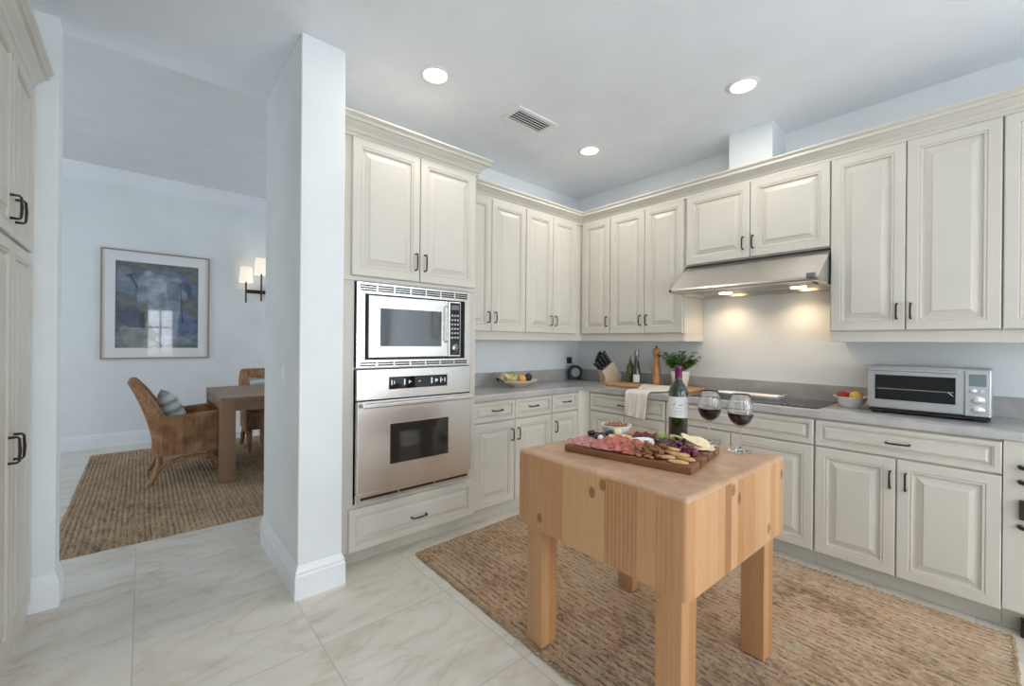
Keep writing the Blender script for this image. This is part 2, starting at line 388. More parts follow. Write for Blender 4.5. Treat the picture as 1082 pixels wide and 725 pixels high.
wall_with_openings('wall_dining_right', 'x', 4.18, 4.3, 3.13, 7.05, 3.34, [(4.1, 6.3, 0.4, 2.7)])
wall_with_openings('wall_dining_left', 'x', -2.75, -2.6, 3.13, 7.05, 3.34, [(4.0, 6.0, 0.5, 2.6)])
def window(n, axis, p, a0, a1, z0, z1):
    mb = MB()
    def bx(u0, u1, v0, v1, d=0.03):
        if axis == 'y': mb.box(u0, p-d, v0, u1, p+d, v1, 0.004)
        else: mb.box(p-d, u0, v0, p+d, u1, v1, 0.004)
    bx(a0, a0+0.05, z0, z1); bx(a1-0.05, a1, z0, z1); bx(a0, a1, z0, z0+0.05); bx(a0, a1, z1-0.05, z1)
    bx((a0+a1)/2-0.025, (a0+a1)/2+0.025, z0, z1, 0.025); bx(a0, a1, z0+(z1-z0)*0.62-0.02, z0+(z1-z0)*0.62+0.02, 0.02)
    struct('window_%d' % n, mb, trim_m)
window(1, 'y', -2.99, 0.06, 0.74, 0.75, 2.25); window(2, 'y', -2.99, 1.46, 2.34, 0.02, 2.35); window(6, 'y', -2.99, 2.58, 3.32, 0.75, 2.25)  # unseen rear windows; the floor-length second one is shaped to light low surfaces
window(3, 'x', -1.14, -2.15, -0.65, 0.6, 2.4); window(4, 'x', 4.24, 4.1, 6.3, 0.4, 2.7); window(5, 'x', -2.68, 4.0, 6.0, 0.5, 2.6)  # unseen side and dining windows, added to let light in
# boxed chase above the upper cabinets
struct('trim_1', MB().box(3.265, 1.03, 2.50, 3.54, 1.317, CZ), wall_m)

# baseboards: profile (distance out, height)
BB = [(0, 0), (0.016, 0), (0.016, 0.115), (0.012, 0.122), (0.012, 0.135), (0.006, 0.150), (0.002, 0.163), (0, 0.165)]
def sweep(mb, prof, path, closed=False):
    """path: function d -> list of (x, y)"""
    rings = []
    n = len(path(0.0))
    for i in range(n): rings.append([(path(d)[i][0], path(d)[i][1], z) for d, z in prof])
    mb.loft(rings, caps=not closed)
    return mb
struct('baseboard_pillar', sweep(MB(), BB, lambda d: [(0.593, 3.11+d), (0.593-d, 3.11+d), (0.593-d, 2.306-d), (0.81+d, 2.306-d), (0.81+d, 2.40)][0:5]), trim_m)
struct('baseboard_left', sweep(MB(), BB, lambda d: [(-0.42, 3.0-d), (-0.315+d, 3.0-d), (-0.315+d, 3.135+d), (-0.42, 3.135+d)]), trim_m)
struct('baseboard_dining', sweep(MB(), BB, lambda d: [(-2.6, 7.05-d), (4.18, 7.05-d)]), trim_m)
CR = [(0, 3.17), (0.012, 3.17), (0.014, 3.195), (0.022, 3.20), (0.03, 3.225), (0.062, 3.262), (0.07, 3.285), (0.088, 3.29), (0.092, 3.31), (0.105, 3.318), (0.108, 3.34), (0, 3.34)]
struct('trim_2', sweep(MB(), CR, lambda d: [(-2.6, 7.05-d), (4.18, 7.05-d)]), trim_m)

# ---------------------------------------------------------------- cabinet kit
class Fr:
    """cabinet face frame. kind A faces -Y, B faces -X, P faces +X"""
    def __init__(s, kind, plane): s.k = kind; s.p = plane
    def __call__(s, u, d, v):
        return {'A': (u, s.p-d, v), 'B': (s.p-d, u, v), 'P': (s.p+d, u, v)}[s.k]
def rect(F, u0, u1, v0, v1, d, i=0): return [F(u0+i, d, v0+i), F(u1-i, d, v0+i), F(u1-i, d, v1-i), F(u0+i, d, v1-i)]
def panel_door(F, name, parent, u0, u1, v0, v1, m=None, d0=0.0):
    u0, u1 = min(u0, u1), max(u0, u1); k = min(1.0, min(u1-u0, v1-v0)/0.30); k = max(k, 0.36)
    prof = [(0, 0, 0), (0, 0.017, 0), (0.004, 0.021, 0), (0.046*k, 0.021, 0), (0.050*k, 0.0175, 1), (0.054*k, 0.0195, 0), (0.059*k, 0.019, 0), (0.063*k, 0.010, 1),
            (0.072*k, 0.0095, 0), (0.098*k, 0.0175, 0), (0.1005*k, 0.020, 1), (0.104*k, 0.0205, 0)]
    mb = MB(); rings = [rect(F, u0, u1, v0, v1, d+d0, i) for i, d, _ in prof]
    R = [[mb.bm.verts.new(p) for p in r] for r in rings]
    for j in range(len(R)-1):
        for q in range(4): mb._f([R[j][q], R[j][(q+1) % 4], R[j+1][(q+1) % 4], R[j+1][q]], prof[j+1][2])
    mb._f(R[0][::-1], 0); mb._f(R[-1], 0)
    return mb.build(name, [m or cab_m, glaze_m], parent)
def pull(F, parent, u, v, L=0.085, vert=True, d0=0.021, r=0.0045, out=0.028, m=None):
    mb = MB(); a = [(-L/2, d0-0.001), (-L/2, d0+out*0.8), (-L/2+0.006, d0+out), (0, d0+out+0.002), (L/2-0.006, d0+out), (L/2, d0+out*0.8), (L/2, d0-0.001)]
    if vert: pts = [F(u, d, v+t) for t, d in a]
    else: pts = [F(u+t, d, v) for t, d in a]
    mb.tube(pts, [r*1.3, r, r, r*1.15, r, r, r*1.3], 8)
    return mb.build('handle', m or bronze_m, parent, smooth=True)
def vis(a, b): return (a+b)/2

def sweep_part(name, prof, path, parent, m=cab_m): return sweep(MB(), prof, path).build(name, m, parent)

# --- oven tower cabinet
T = thing('oven_cabinet', 'tall cream cabinet holding the microwave and wall oven, beside the white pillar', 'cabinet', (1.285, 2.7, 0))
FT = Fr('A', 2.41)
mb = MB(); TX0, TX1 = 0.812, 1.755
mb.box(TX0, 2.41, 0.10, 0.905, 3.0, 2.49); mb.box(1.700, 2.41, 0.10, TX1, 3.0, 2.49)
mb.box(0.905, 2.41, 0.10, 1.700, 3.0, 0.365); mb.box(0.905, 2.41, 1.645, 1.700, 3.0, 2.49); mb.box(0.905, 2.41, 1.141, 1.700, 3.0, 1.149)
mb.box(0.905, 2.96, 0.365, 1.700, 3.0, 1.645)
mb.build('body', cab_m, T)
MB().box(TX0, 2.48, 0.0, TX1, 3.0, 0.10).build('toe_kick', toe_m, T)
MB().box(TX0, 2.41-0.012, 1.648, TX1-0.004, 2.41, 1.668).build('rail', cab_m, T)
for (a, b, hu) in ((0.884, 1.307, 1.278), (1.312, 1.738, 1.342)):
    d = panel_door(FT, 'door', T, a, b, 1.676, 2.462); pull(FT, d, hu, 1.797, 0.10)
d = panel_door(FT, 'drawer', T, 0.878, 1.742, 0.103, 0.345); pull(FT, d, 1.315, 0.208, 0.10, False)
CP = [(0.0, 0), (0.012, 0), (0.012, 0.018), (0.02, 0.024), (0.026, 0.036), (0.05, 0.058), (0.056, 0.066), (0.072, 0.069), (0.072, 0.086), (0.082, 0.092), (0.088, 0.098), (0.088, 0.106), (0.0, 0.106)]
sweep_part('crown_molding', [(d, 2.462+z) for d, z in CP], lambda d: [(TX0, 2.409-d), (TX1+d, 2.409-d), (TX1+d, 2.565)], T)

# --- microwave with trim kit
MW = thing('microwave', 'built-in stainless microwave with vented trim above the wall oven', 'microwave', (1.303, 2.6, 1.15))
FM = Fr('A', 2.385)
def ringframe(F, u0, u1, v0, v1, iu0, iu1, iv0, iv1, d0, d1):
    mb = MB()
    for (a, b, c, e) in ((u0, iu0, v0, v1), (iu1, u1, v0, v1), (iu0, iu1, v0, iv0), (iu0, iu1, iv1, v1)):
        p, q = F(a, d0, c), F(b, d1, e)
        mb.box(min(p[0], q[0]), min(p[1], q[1]), min(p[2], q[2]), max(p[0], q[0]), max(p[1], q[1]), max(p[2], q[2]))
    return mb
def fbox(mb, F, u0, u1, v0, v1, d0, d1, bev=0.0):
    p, q = F(u0, d0, v0), F(u1, d1, v1)
    return mb.box(min(p[0], q[0]), min(p[1], q[1]), min(p[2], q[2]), max(p[0], q[0]), max(p[1], q[1]), max(p[2], q[2]), bev)
ringframe(FM, 0.912, 1.694, 1.150, 1.640, 0.958, 1.650, 1.192, 1.577, -0.024, 0.0).build('trim_frame', steel_m, MW)
fbox(MB(), FM, 0.935, 1.670, 1.185, 1.585, -0.40, -0.03).build('housing', black_m, MW)
dm = fbox(MB(), FM, 0.976, 1.512, 1.204, 1.569, -0.028, 0.012, 0.006).build('door', steel_m, MW)
fbox(MB(), FM, 1.045, 1.460, 1.272, 1.497, 0.0105, 0.0135, 0.001).build('window', mwglass_m, dm)
hm = MB(); hm.tube([FM(1.488, 0.012, 1.30), FM(1.488, 0.034, 1.31), FM(1.488, 0.034, 1.525), FM(1.488, 0.012, 1.535)], 0.007, 8); hm.build('handle', steel_m, dm, smooth=True)
cp = fbox(MB(), FM, 1.516, 1.610, 1.204, 1.569, -0.028, 0.012, 0.005).build('control_panel', steel_m, MW)
kp = fbox(MB(), FM, 1.524, 1.602, 1.215, 1.560, 0.011, 0.0135, 0.002).build('keypad', blackgloss_m, cp)
fbox(MB(), FM, 1.535, 1.592, 1.515, 1.545, 0.013, 0.0145).build('display', lcd_m, cp)
for r in range(6):
    for c in range(3):
        fbox(MB(), FM, 1.533+c*0.022, 1.548+c*0.022, 1.325+r*0.029, 1.337+r*0.029, 0.013, 0.0145).build('button', ink2_m, cp)
dk = MB(); dk.lathe([(0.0, 0), (0.026, 0), (0.026, 0.008), (0.022, 0.011), (0.0, 0.011)], n=24)
bmesh.ops.transform(dk.bm, matrix=Matrix.Translation(FM(1.563, 0.012, 1.262)) @ Matrix.Rotation(PI/2, 4, 'X'), verts=dk.bm.verts); dk.build('dial', steel2_m, cp, smooth=True)
for (va, vb, nm) in ((1.592, 1.632, 'top'), (1.157, 1.184, 'low')):
    for k in range(7):
        a = 0.930+k*0.107; sm = MB(); rows = 3 if nm == 'top' else 2
        for r in range(rows): fbox(sm, FM, a, a+0.097, va+r*(vb-va)/rows, va+(r+0.68)*(vb-va)/rows, 0.0, 0.0015)
        sm.build('vent_slots', black_m, MW)

# --- wall oven
OV = thing('wall_oven', 'stainless wall oven with dark window below the microwave', 'oven', (1.303, 2.6, 0.37))
fbox(MB(), FM, 0.935, 1.670, 0.38, 1.13, -0.52, -0.03).build('housing', black_m, OV)
ocp = fbox(MB(), FM, 0.912, 1.694, 0.962, 1.138, -0.025, 0.008, 0.004).build('control_panel', steel_m, OV)
fbox(MB(), FM, 1.104, 1.508, 1.016, 1.090, 0.007, 0.0105, 0.001).build('display', blackgloss_m, ocp)
for u, w, h in ((1.118, 0.006, 0.03), (1.135, 0.004, 0.02), (1.200, 0.008, 0.034), (1.232, 0.005, 0.02), (1.240, 0.008, 0.006), (1.300, 0.012, 0.005), (1.388, 0.008, 0.036), (1.418, 0.006, 0.022), (1.428, 0.007, 0.014), (1.456, 0.005, 0.032), (1.466, 0.008, 0.006), (1.486, 0.005, 0.026)):
    fbox(MB(), FM, u, u+w, 1.056-h/2, 1.056+h/2, 0.010, 0.0115).build('indicator', display_m, ocp)
od = fbox(MB(), FM, 0.912, 1.694, 0.428, 0.955, -0.025, 0.022, 0.005).build('door', steel_m, OV)
fbox(MB(), FM, 1.108, 1.512, 0.574, 0.812, 0.0205, 0.0235, 0.001).build('window', ovenglass_m, od)
fbox(MB(), FM, 0.914, 1.692, 0.9555, 0.9615, -0.02, 0.004).build('gap_strip', black_m, OV)
hb = MB(); fbox(hb, FM, 0.922, 1.685, 0.922, 0.948, 0.052, 0.074, 0.007)
for u in (0.94, 1.655): fbox(hb, FM, u, u+0.02, 0.928, 0.944, 0.02, 0.05)
hb.build('handle', steel_m, od)
vb = fbox(MB(), FM, 0.912, 1.694, 0.372, 0.424, -0.025, 0.0, 0.002).build('vent_trim', steel_m, OV)
for a, b in ((0.94, 1.17), (1.18, 1.42), (1.43, 1.675)): fbox(MB(), FM, a, b, 0.388, 0.402, 0.0, 0.0018).build('vent_slot', black_m, vb)

# --- base cabinets
TOE = 0.10
def base_unit(label, F, back, u0, u1, toe_plane, doors, drawers, name='base_cabinet', z1=0.88, seams=True):
    lo, hi = min(u0, u1), max(u0, u1)
    root = thing(name, label, 'cabinet', tuple(F((lo+hi)/2, -0.25, 0)))
    mb = MB(); p = F(lo, 0, TOE); q = F(hi, -(abs(back-F.p)), z1)
    mb.box(min(p[0], q[0]), min(p[1], q[1]), TOE, max(p[0], q[0]), max(p[1], q[1]), z1); mb.build('body', cab_m, root)
    G = Fr(F.k, toe_plane); p = G(lo, 0, 0); q = G(hi, -(abs(back-toe_plane)), TOE)
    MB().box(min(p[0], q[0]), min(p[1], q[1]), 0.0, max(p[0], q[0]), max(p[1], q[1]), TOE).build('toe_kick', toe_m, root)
    for a, b, h in doors:
        d = panel_door(F, 'door', root, a, b, TOE+0.003, 0.712)
        if h: pull(F, d, h, 0.604)
    for a, b, h in drawers:
        d = panel_door(F, 'drawer', root, a, b, 0.722, 0.868)
        if h: pull(F, d, h, 0.802 if F.k == 'A' else 0.795, 0.09, False)
    return root
YA, XB = 2.445, 2.97
FA, FB = Fr('A', YA), Fr('B', XB)
base_unit('cream base cabinet with two drawers over two doors, next to the oven tower', FA, 2.994, 1.757, 2.560, 2.485,
          [(1.762, 2.150, 2.115), (2.155, 2.556, 2.180)], [(1.762, 2.150, 1.972), (2.155, 2.556, 2.343)])
base_unit('narrow cream base cabinet with one drawer, nearest the inner corner', FA, 2.994, 2.561, 2.90, 2.485,
          [(2.563, 2.885, 2.600)], [(2.563, 2.885, 2.736)])
cc = thing('corner_cabinet', 'plain cream curved corner panel joining the two base cabinet runs', 'cabinet', (3.2, 2.75, 0))
arc = [(2.885, 2.4245)]+[(2.885+0.064*math.sin(t*PI/12), 2.360+0.0645*math.cos(t*PI/12)) for t in range(1, 7)]
mb = MB(); mb.prism(arc+[(2.949, 2.345), (3.534, 2.345), (3.534, 2.994), (2.901, 2.994), (2.901, 2.4245)], 'z', TOE, 0.88); mb.build('body', cab_m, cc, smooth=True)
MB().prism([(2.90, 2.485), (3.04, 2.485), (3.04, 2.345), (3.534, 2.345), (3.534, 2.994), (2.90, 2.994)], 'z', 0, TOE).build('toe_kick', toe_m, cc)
base_unit('cream base cabinet with a wide drawer, under the linen towel', FB, 3.534, 1.632, 2.344, 3.04,
          [(1.995, 2.341, 2.03), (1.636, 1.990, 1.95)], [(1.636, 2.341, 1.995)])
base_unit('cream base cabinet below the cooktop, with a wide blank drawer front', FB, 3.534, 0.700, 1.631, 3.04,
          [(1.168, 1.627, 0), (0.704, 1.163, 0)], [(0.704, 1.627, 0)])
base_unit('cream base cabinet with one drawer over two doors, below the toaster oven', FB, 3.534, -0.018, 0.699, 3.04,
          [(0.346, 0.695, 0.366), (-0.015, 0.341, 0.306)], [(-0.015, 0.695, 0.338)])
eu = thing('end_cabinet', 'cream end cabinet with dark pulls at the right edge of the counter', 'cabinet', (3.2, -0.45, 0))
MB().box(2.952, -0.95, 0.115, 3.534, -0.0195, 0.878).build('body', cab_m, eu)
MB().box(3.04, -0.95, 0, 3.534, -0.0195, 0.115).build('toe_kick', toe_m, eu)
MB().box(2.97, -0.16, 0.0, 3.03, -0.075, 0.07, 0.004).build('foot', bronze_m, eu)
FE = Fr('B', 2.952)
for z, L in ((0.765, 0.10), (0.700, 0.09), (0.50, 0.09)): pull(FE, eu, -0.125, z, 0.11, False, d0=0.0, r=0.008)
ringframe(FE, -0.20, -0.066, 0.535, 0.62, -0.185, -0.081, 0.55, 0.605, 0.0, 0.02).build('latch', bronze_m, eu)

# --- countertop + backsplash: L-shape with a rounded inner corner and rounded free end
ct = thing('countertop', 'L-shaped grey stone countertop with low backsplash along both walls', 'countertop', (3.2, 2.6, 0.88))
YC, XC = YA-0.030, XB-0.030
ic = [(XC-0.05+0.05*math.sin(a*PI/12), YC-0.05+0.05*math.cos(a*PI/12)) for a in range(7)]
en = [(XC+0.03-0.03*math.cos(a*PI/12), -0.075-0.03*math.sin(a*PI/12)) for a in range(7)]
poly = [(1.757, YC)]+ic+en+[(3.02, -0.105), (3.02, -0.95), (3.536, -0.95), (3.536, 2.996), (1.757, 2.996)]
def slab(poly, z0, z1, e=0.008):
    cx = sum(p[0] for p in poly)/len(poly)
    mb = MB(); pr = [(-0.004+0.004, z0), (0, z0+0.006), (0, z1-0.008), (0, z1)]
    return mb.loft([[(x, y, z) for x, y in poly] for z in (z0, z1)])
t_ = slab(poly, 0.881, 0.92)
es = [e for e in t_.bm.edges if all(abs(v.co.z-0.92) < 1e-5 for v in e.verts) and all(v.co.x < 3.53 and v.co.y < 2.99 for v in e.verts)]
bmesh.ops.bevel(t_.bm, geom=es, offset=0.009, segments=3, affect='EDGES', profile=0.5)
t_.build('slab', counter_m, ct, smooth=True, sharp=30)
bs = MB(); bs.prism([(1.757, 2.98), (3.52, 2.98), (3.52, -0.95), (3.538, -0.95), (3.538, 2.998), (1.757, 2.998)], 'z', 0.9202, 1.030); bs.build('backsplash', counter_m, ct)

# --- upper cabinets
def upper_unit(label, F, back, u0, u1, v0, v1, doors, hz, rail=True, dv0=None, dv1=2.435):
    lo, hi = min(u0, u1), max(u0, u1)
    root = thing('upper_cabinet', label, 'cabinet', tuple(F((lo+hi)/2, -0.15, v0)))
    p = F(lo, 0, v0); q = F(hi, -(abs(back-F.p)), v1)
    MB().box(min(p[0], q[0]), min(p[1], q[1]), v0, max(p[0], q[0]), max(p[1], q[1]), v1).build('body', cab_m, root)
    if rail:
        mb = MB(); fbox(mb, F, lo, hi, v0-0.058, v0-0.004, -0.018, 0.004); fbox(mb, F, lo, hi, v0-0.008, v0, -0.018, 0.009)
        mb.build('light_rail', cab_m, root)
    for a, b, h in doors:
        d = panel_door(F, 'door', root, a, b, dv0 or v0+0.008, dv1); pull(F, d, h, hz, 0.082)
    return root
YU, XU = 2.66, 3.20
GA, GB = Fr('A', YU), Fr('B', XU)
upper_unit('cream wall cabinet partly hidden behind the oven tower', GA, 2.994, 1.757, 2.452, 1.382, 2.455,
           [(1.762, 2.078, 2.045), (2.082, 2.449, 2.115)], 1.50)
upper_unit('cream two-door wall cabinet above the fruit platter, left of the corner', GA, 2.994, 2.453, 3.12, 1.382, 2.50,
           [(2.456, 2.783, 2.755), (2.787, 3.105, 2.815)], 1.50)
uc = thing('corner_wall_cabinet', 'cream filler cabinet in the corner between the wall cabinets', 'cabinet', (3.35, 2.8, 1.38))
MB().box(3.121, 2.66, 1.382, 3.534, 2.994, 2.50).build('body', cab_m, uc)
MB().box(3.205, 2.641, 1.382, 3.54, 2.659, 2.50).build('filler_strip', cab_m, uc)
MB().prism([(3.121, 2.656), (3.196, 2.656), (3.196, 2.641), (3.214, 2.641), (3.214, 2.678), (3.121, 2.678)], 'z', 1.324, 1.382).build('light_rail', cab_m, uc)
upper_unit('narrow single-door cream wall cabinet right of the corner', GB, 3.534, 2.312, 2.640, 1.382, 2.50,
           [(2.316, 2.632, 2.338)], 1.50)
ru = upper_unit('cream two-door wall cabinet left of the range hood', GB, 3.534, 1.618, 2.311, 1.382, 2.50,
           [(1.965, 2.308, 1.995), (1.624, 1.960, 1.932)], 1.50)
fbox(MB(), Fr('B', XU), 1.616, 1.634, 1.324, 1.381, -0.332, -0.0185).build('side_rail', cab_m, ru)
upper_unit('short cream wall cabinet directly above the range hood', GB, 3.534, 0.682, 1.600, 1.905, 2.50,
           [(1.143, 1.597, 1.182), (0.686, 1.138, 1.118)], 2.015, rail=False, dv0=1.912)
MB().box(3.20, 1.6005, 1.905, 3.54, 1.6175, 2.50).build('filler_strip', cab_m, uc)
r2 = upper_unit('tall cream two-door wall cabinet above the toaster oven', GB, 3.534, -0.012, 0.681, 1.382, 2.50,
           [(0.341, 0.678, 0.374), (-0.009, 0.336, 0.316)], 1.495)
fbox(MB(), Fr('B', XU), 0.663, 0.681, 1.324, 1.381, -0.332, -0.0185).build('side_rail', cab_m, r2)
upper_unit('cream wall cabinet at the far right edge, cut off by the frame', GB, 3.534, -0.75, -0.013, 1.382, 2.50,
           [(-0.38, -0.016, -0.35), (-0.745, -0.385, -0.42)], 1.495)
cm = thing('crown_molding', 'long cream crown molding along the tops of the wall cabinets', 'molding', (3.1, 2.5, 2.44))
UP = [(d*0.95, z*0.94) for d, z in CP]
sweep(MB(), [(d, 2.438+z) for d, z in UP], lambda d: [(1.757, YU-0.001-d), (XU-0.001-d, YU-0.001-d), (XU-0.001-d, -0.75)]).build('molding', cab_m, cm)

# --- range hood
HD = thing('range_hood', 'stainless slanted range hood above the cooktop', 'range hood', (3.2, 1.14, 1.68))
hp = [(3.535, 1.903), (3.215, 1.903), (3.20, 1.895), (2.952, 1.708), (2.935, 1.703), (2.932, 1.690), (2.937, 1.678), (2.965, 1.676), (2.965, 1.70), (3.50, 1.70), (3.50, 1.680), (3.535, 1.680)]
MB().prism(hp, 'y', 0.684, 1.598).build('canopy', steelh_m, HD)
MB().box(2.965, 0.684, 1.676, 3.50, 0.70, 1.7).build('side_panel', steelh_m, HD); MB().box(2.965, 1.582, 1.676, 3.50, 1.598, 1.7).build('side_panel', steelh_m, HD)
MB().box(3.02, 0.76, 1.690, 3.26, 1.52, 1.699).build('filter', steel2_m, HD)
for yy in (0.90, 1.38):
    MB().lathe([(0, 0), (0.045, 0), (0.045, 0.008), (0, 0.008)], 3.38, yy, 20, 1.691).build('light_lens', mat('warm_lens', (1, 0.9, 0.7), 0.5, emit=((1.0, 0.72, 0.40), 9.0)), HD)
    l = bpy.data.lights.new('hood_lamp', 'SPOT'); l.energy = P_HOOD*8; l.color = (1.0, 0.74, 0.47); l.spot_size = 2.5; l.spot_blend = 0.9; l.shadow_soft_size = 0.03
    o = bpy.data.objects.new('hood_lamp', l); C.objects.link(o); o.location = (3.38, yy, 1.675)
for yy, n in ((0.715, 0), (1.598, 1)):
    (MB().box(2.905, yy-0.022, 1.692, 2.937, yy+0.022, 1.722, 0.003) if n == 0 else MB().box(2.925, yy-0.012, 1.682, 2.945, yy, 1.70, 0.002)).build('knob', steel2_m if n == 0 else black_m, HD)

# --- cooktop
ck = thing('cooktop', 'flat black glass cooktop set in the counter under the hood', 'cooktop', (3.25, 1.15, 0.92))
MB().box(3.03, 0.70, 0.9203, 3.50, 1.60, 0.926, 0.002).build('glass_top', blackgloss_m, ck)
for x, y, r in ((3.16, 0.90, 0.09), (3.37, 0.92, 0.075), (3.16, 1.40, 0.075), (3.37, 1.38, 0.10)):
    MB().lathe([(r-0.002, 0), (r, 0), (r, 0.0004), (r-0.002, 0.0004)], x, y, 36, 0.9262, caps=False).build('burner_ring', steel2_m, ck)

# --- pantry cabinet at the left edge
PX = -0.41
pn = thing('pantry_cabinet', 'tall cream pantry cabinet at the left edge, with stacked doors', 'cabinet', (-0.7, 2.4, 0))
FP = Fr('P', PX)
MB().box(-1.05, 1.2, 0.0, PX, 2.982, 2.50).build('body', cab_m, pn)
for a, b, h in ((2.565, 2.965, 2.590), (2.14, 2.558, 2.505)):
    d = panel_door(FP, 'door', pn, a, b, 1.700, 2.455); pull(FP, d, h, 1.81, 0.09)
    d = panel_door(FP, 'door', pn, a, b, 0.075, 1.685); pull(FP, d, h, 0.865, 0.10)
sweep_part('crown_molding', [(d*0.9, 2.465+z) for d, z in CP], lambda d: [(PX+0.001+d, 1.2), (PX+0.001+d, 2.985)], pn)
sweep_part('skirting', [(0, 0.0), (0.008, 0), (0.008, 0.06), (0, 0.068)], lambda d: [(PX+0.0005+d, 1.2), (PX+0.0005+d, 2.975)], pn)

# ---------------------------------------------------------------- ceiling fixtures
def downlight(x, y, label):
    L = thing('recessed_light', label, 'ceiling light', (x, y, CZ))
    MB().lathe([(0.066, 0.0), (0.088, 0.0), (0.090, -0.004), (0.084, -0.007), (0.070, -0.009), (0.066, -0.004)], x, y, 32, CZ-0.0005, caps=False).build('trim_ring', plate_m, L, smooth=True)
    MB().lathe([(0.0, 0.0), (0.066, 0.0), (0.066, -0.003), (0.0, -0.004)], x, y, 28, CZ-0.001).build('lens', lens_m, L)
    l = bpy.data.lights.new('downlight_lamp', 'AREA'); l.shape = 'DISK'; l.size = 0.12; l.energy = P_CAN; l.color = (1.0, 0.93, 0.85)
    o = bpy.data.objects.new('downlight_lamp', l); C.objects.link(o); o.location = (x, y, CZ-0.012)
downlight(1.271, 2.157, 'round recessed ceiling light nearest the white pillar and oven tower')
downlight(2.70, 1.012, 'round recessed ceiling light in front of the boxed chase, rightmost')
downlight(2.70, 2.169, 'round recessed ceiling light nearest the corner of the wall cabinets')
v = thing('air_vent', 'rectangular white ceiling air vent with dark slots', 'vent', (2.025, 2.16, CZ))
VX0, VX1, VY0, VY1 = 1.845, 2.205, 2.062, 2.252
mb = MB()
for a in ((VX0, VY0, VX1, VY0+0.03), (VX0, VY1-0.03, VX1, VY1), (VX0, VY0+0.03, VX0+0.03, VY1-0.03), (VX1-0.03, VY0+0.03, VX1, VY1-0.03)):
    mb.box(a[0], a[1], CZ-0.010, a[2], a[3], CZ-0.0005)
mb.build('frame', plate_m, v); MB().box(VX0+0.03, VY0+0.03, CZ-0.003, VX1-0.03, VY1-0.03, CZ-0.0008).build('backing', black_m, v)
for k in range(5):
    y = VY0+0.045+k*0.0245
    MB().box(VX0+0.03, y-0.0035, CZ-0.009, VX1-0.03, y+0.0035, CZ-0.005, rot=(0.5, 'X'), c=(0, y, CZ-0.007)).build('slat', plate_m, v)

# light switch on the pillar
sw = thing('light_switch', 'white rocker light switch on the side of the pillar', 'switch', (0.593, 2.645, 1.12))
MB().box(0.588, 2.610, 1.062, 0.5935, 2.682, 1.176, 0.002).build('plate', plate_m, sw)
MB().box(0.584, 2.630, 1.085, 0.589, 2.662, 1.153, 0.001).build('rocker', plate_m, sw)

# ---------------------------------------------------------------- rugs
def make_rug(name, label, corners, nu, nv, hf, m, z0=0.001, rag=0.0, seed=1):
    q = random.Random(seed); mb = MB(); c = [Vector((*p, 0)) for p in corners]; V = []
    for i in range(nu+1):
        row = []
        for j in range(nv+1):
            s, t = i/nu, j/nv
            p = (c[0]*(1-s)+c[1]*s)*(1-t)+(c[3]*(1-s)+c[2]*s)*t
            h = hf(p.x, p.y)
            e = min(i, nu-i, j, nv-j)
            if e == 0: h = 0.0; p = p+Vector((q.uniform(-rag, rag), q.uniform(-rag, rag), 0))
            row.append(mb.bm.verts.new((p.x, p.y, z0+h)))
        V.append(row)
    for i in range(nu):
        for j in range(nv): mb.bm.faces.new((V[i][j], V[i+1][j], V[i+1][j+1], V[i][j+1]))
    o = mb.build(name, m, origin=(c[0].x, c[0].y, 0), smooth=True, sharp=180)
    return tag(o, label, 'rug')
def rug_border(rug, corners, m, r=0.009, step=0.024):
    q = random.Random(5); mb = MB(); cs = [Vector((*p, 0)) for p in corners]
    for a, b in zip(cs, cs[1:]+cs[:1]):
        n = int((b-a).length/step); d = (b-a).normalized(); ang = math.atan2(d.y, d.x)
        for k in range(n):
            p = a+(b-a)*((k+0.5)/n)
            mb.ell((p.x+q.uniform(-.003, .003), p.y+q.uniform(-.003, .003), r*0.72+0.001), (step*0.62, r*q.uniform(0.95, 1.25), r*0.72), rot=ang+0.45, n=8, m=4)
    return mb.build('border', m, rug, smooth=True)
def hk(x, y):   # chunky braided rows
    p = 0.031; r = (x-1.232)/p+0.12*math.sin((y+0.085)*5.1); i = math.floor(r); f = r-i
    qy = 0.036+0.007*math.sin(i*3.7); s = (y+0.013*math.sin(i*12.9))/qy+(0.8 if i % 2 else -0.8)*(f-0.5); j = math.floor(s); g = s-j
    hh = math.sin(PI*f)**0.6*(0.55+0.45*math.sin(PI*g)**0.5)
    w = math.sin(i*127.1+j*311.7)*43758.5; w -= math.floor(w)
    return 0.0005+hh*(0.0095+0.004*w)
KC = [(1.232, -0.085), (2.93, -0.05), (2.90, 2.375), (1.265, 2.325)]
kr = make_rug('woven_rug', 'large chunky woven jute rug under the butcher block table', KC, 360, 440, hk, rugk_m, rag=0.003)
bm_ = mat('rug_binding_jute', (0.33, 0.235, 0.145), 0.95, var=(30, 0.35, (1, 1, 1), 4))
rug_border(kr, KC, bm_)
def hd(x, y):
    p = 0.030; r = (x+0.43)/p+0.10*math.sin((y-3.6)*3.3); i = math.floor(r); f = r-i
    w = math.sin(i*127.1)*43758.5; w -= math.floor(w)
    g = math.sin(PI*(y/0.03+i*0.37))
    return 0.0015+math.sin(PI*f)**0.6*(0.0075+0.003*w)+0.0012*g
make_rug('braided_rug', 'ribbed tan jute rug under the dining table and chairs', [(-0.43, 3.60), (2.6, 3.55), (2.6, 6.62), (-0.43, 6.62)], 520, 120, hd, rugd_m, rag=0.004)

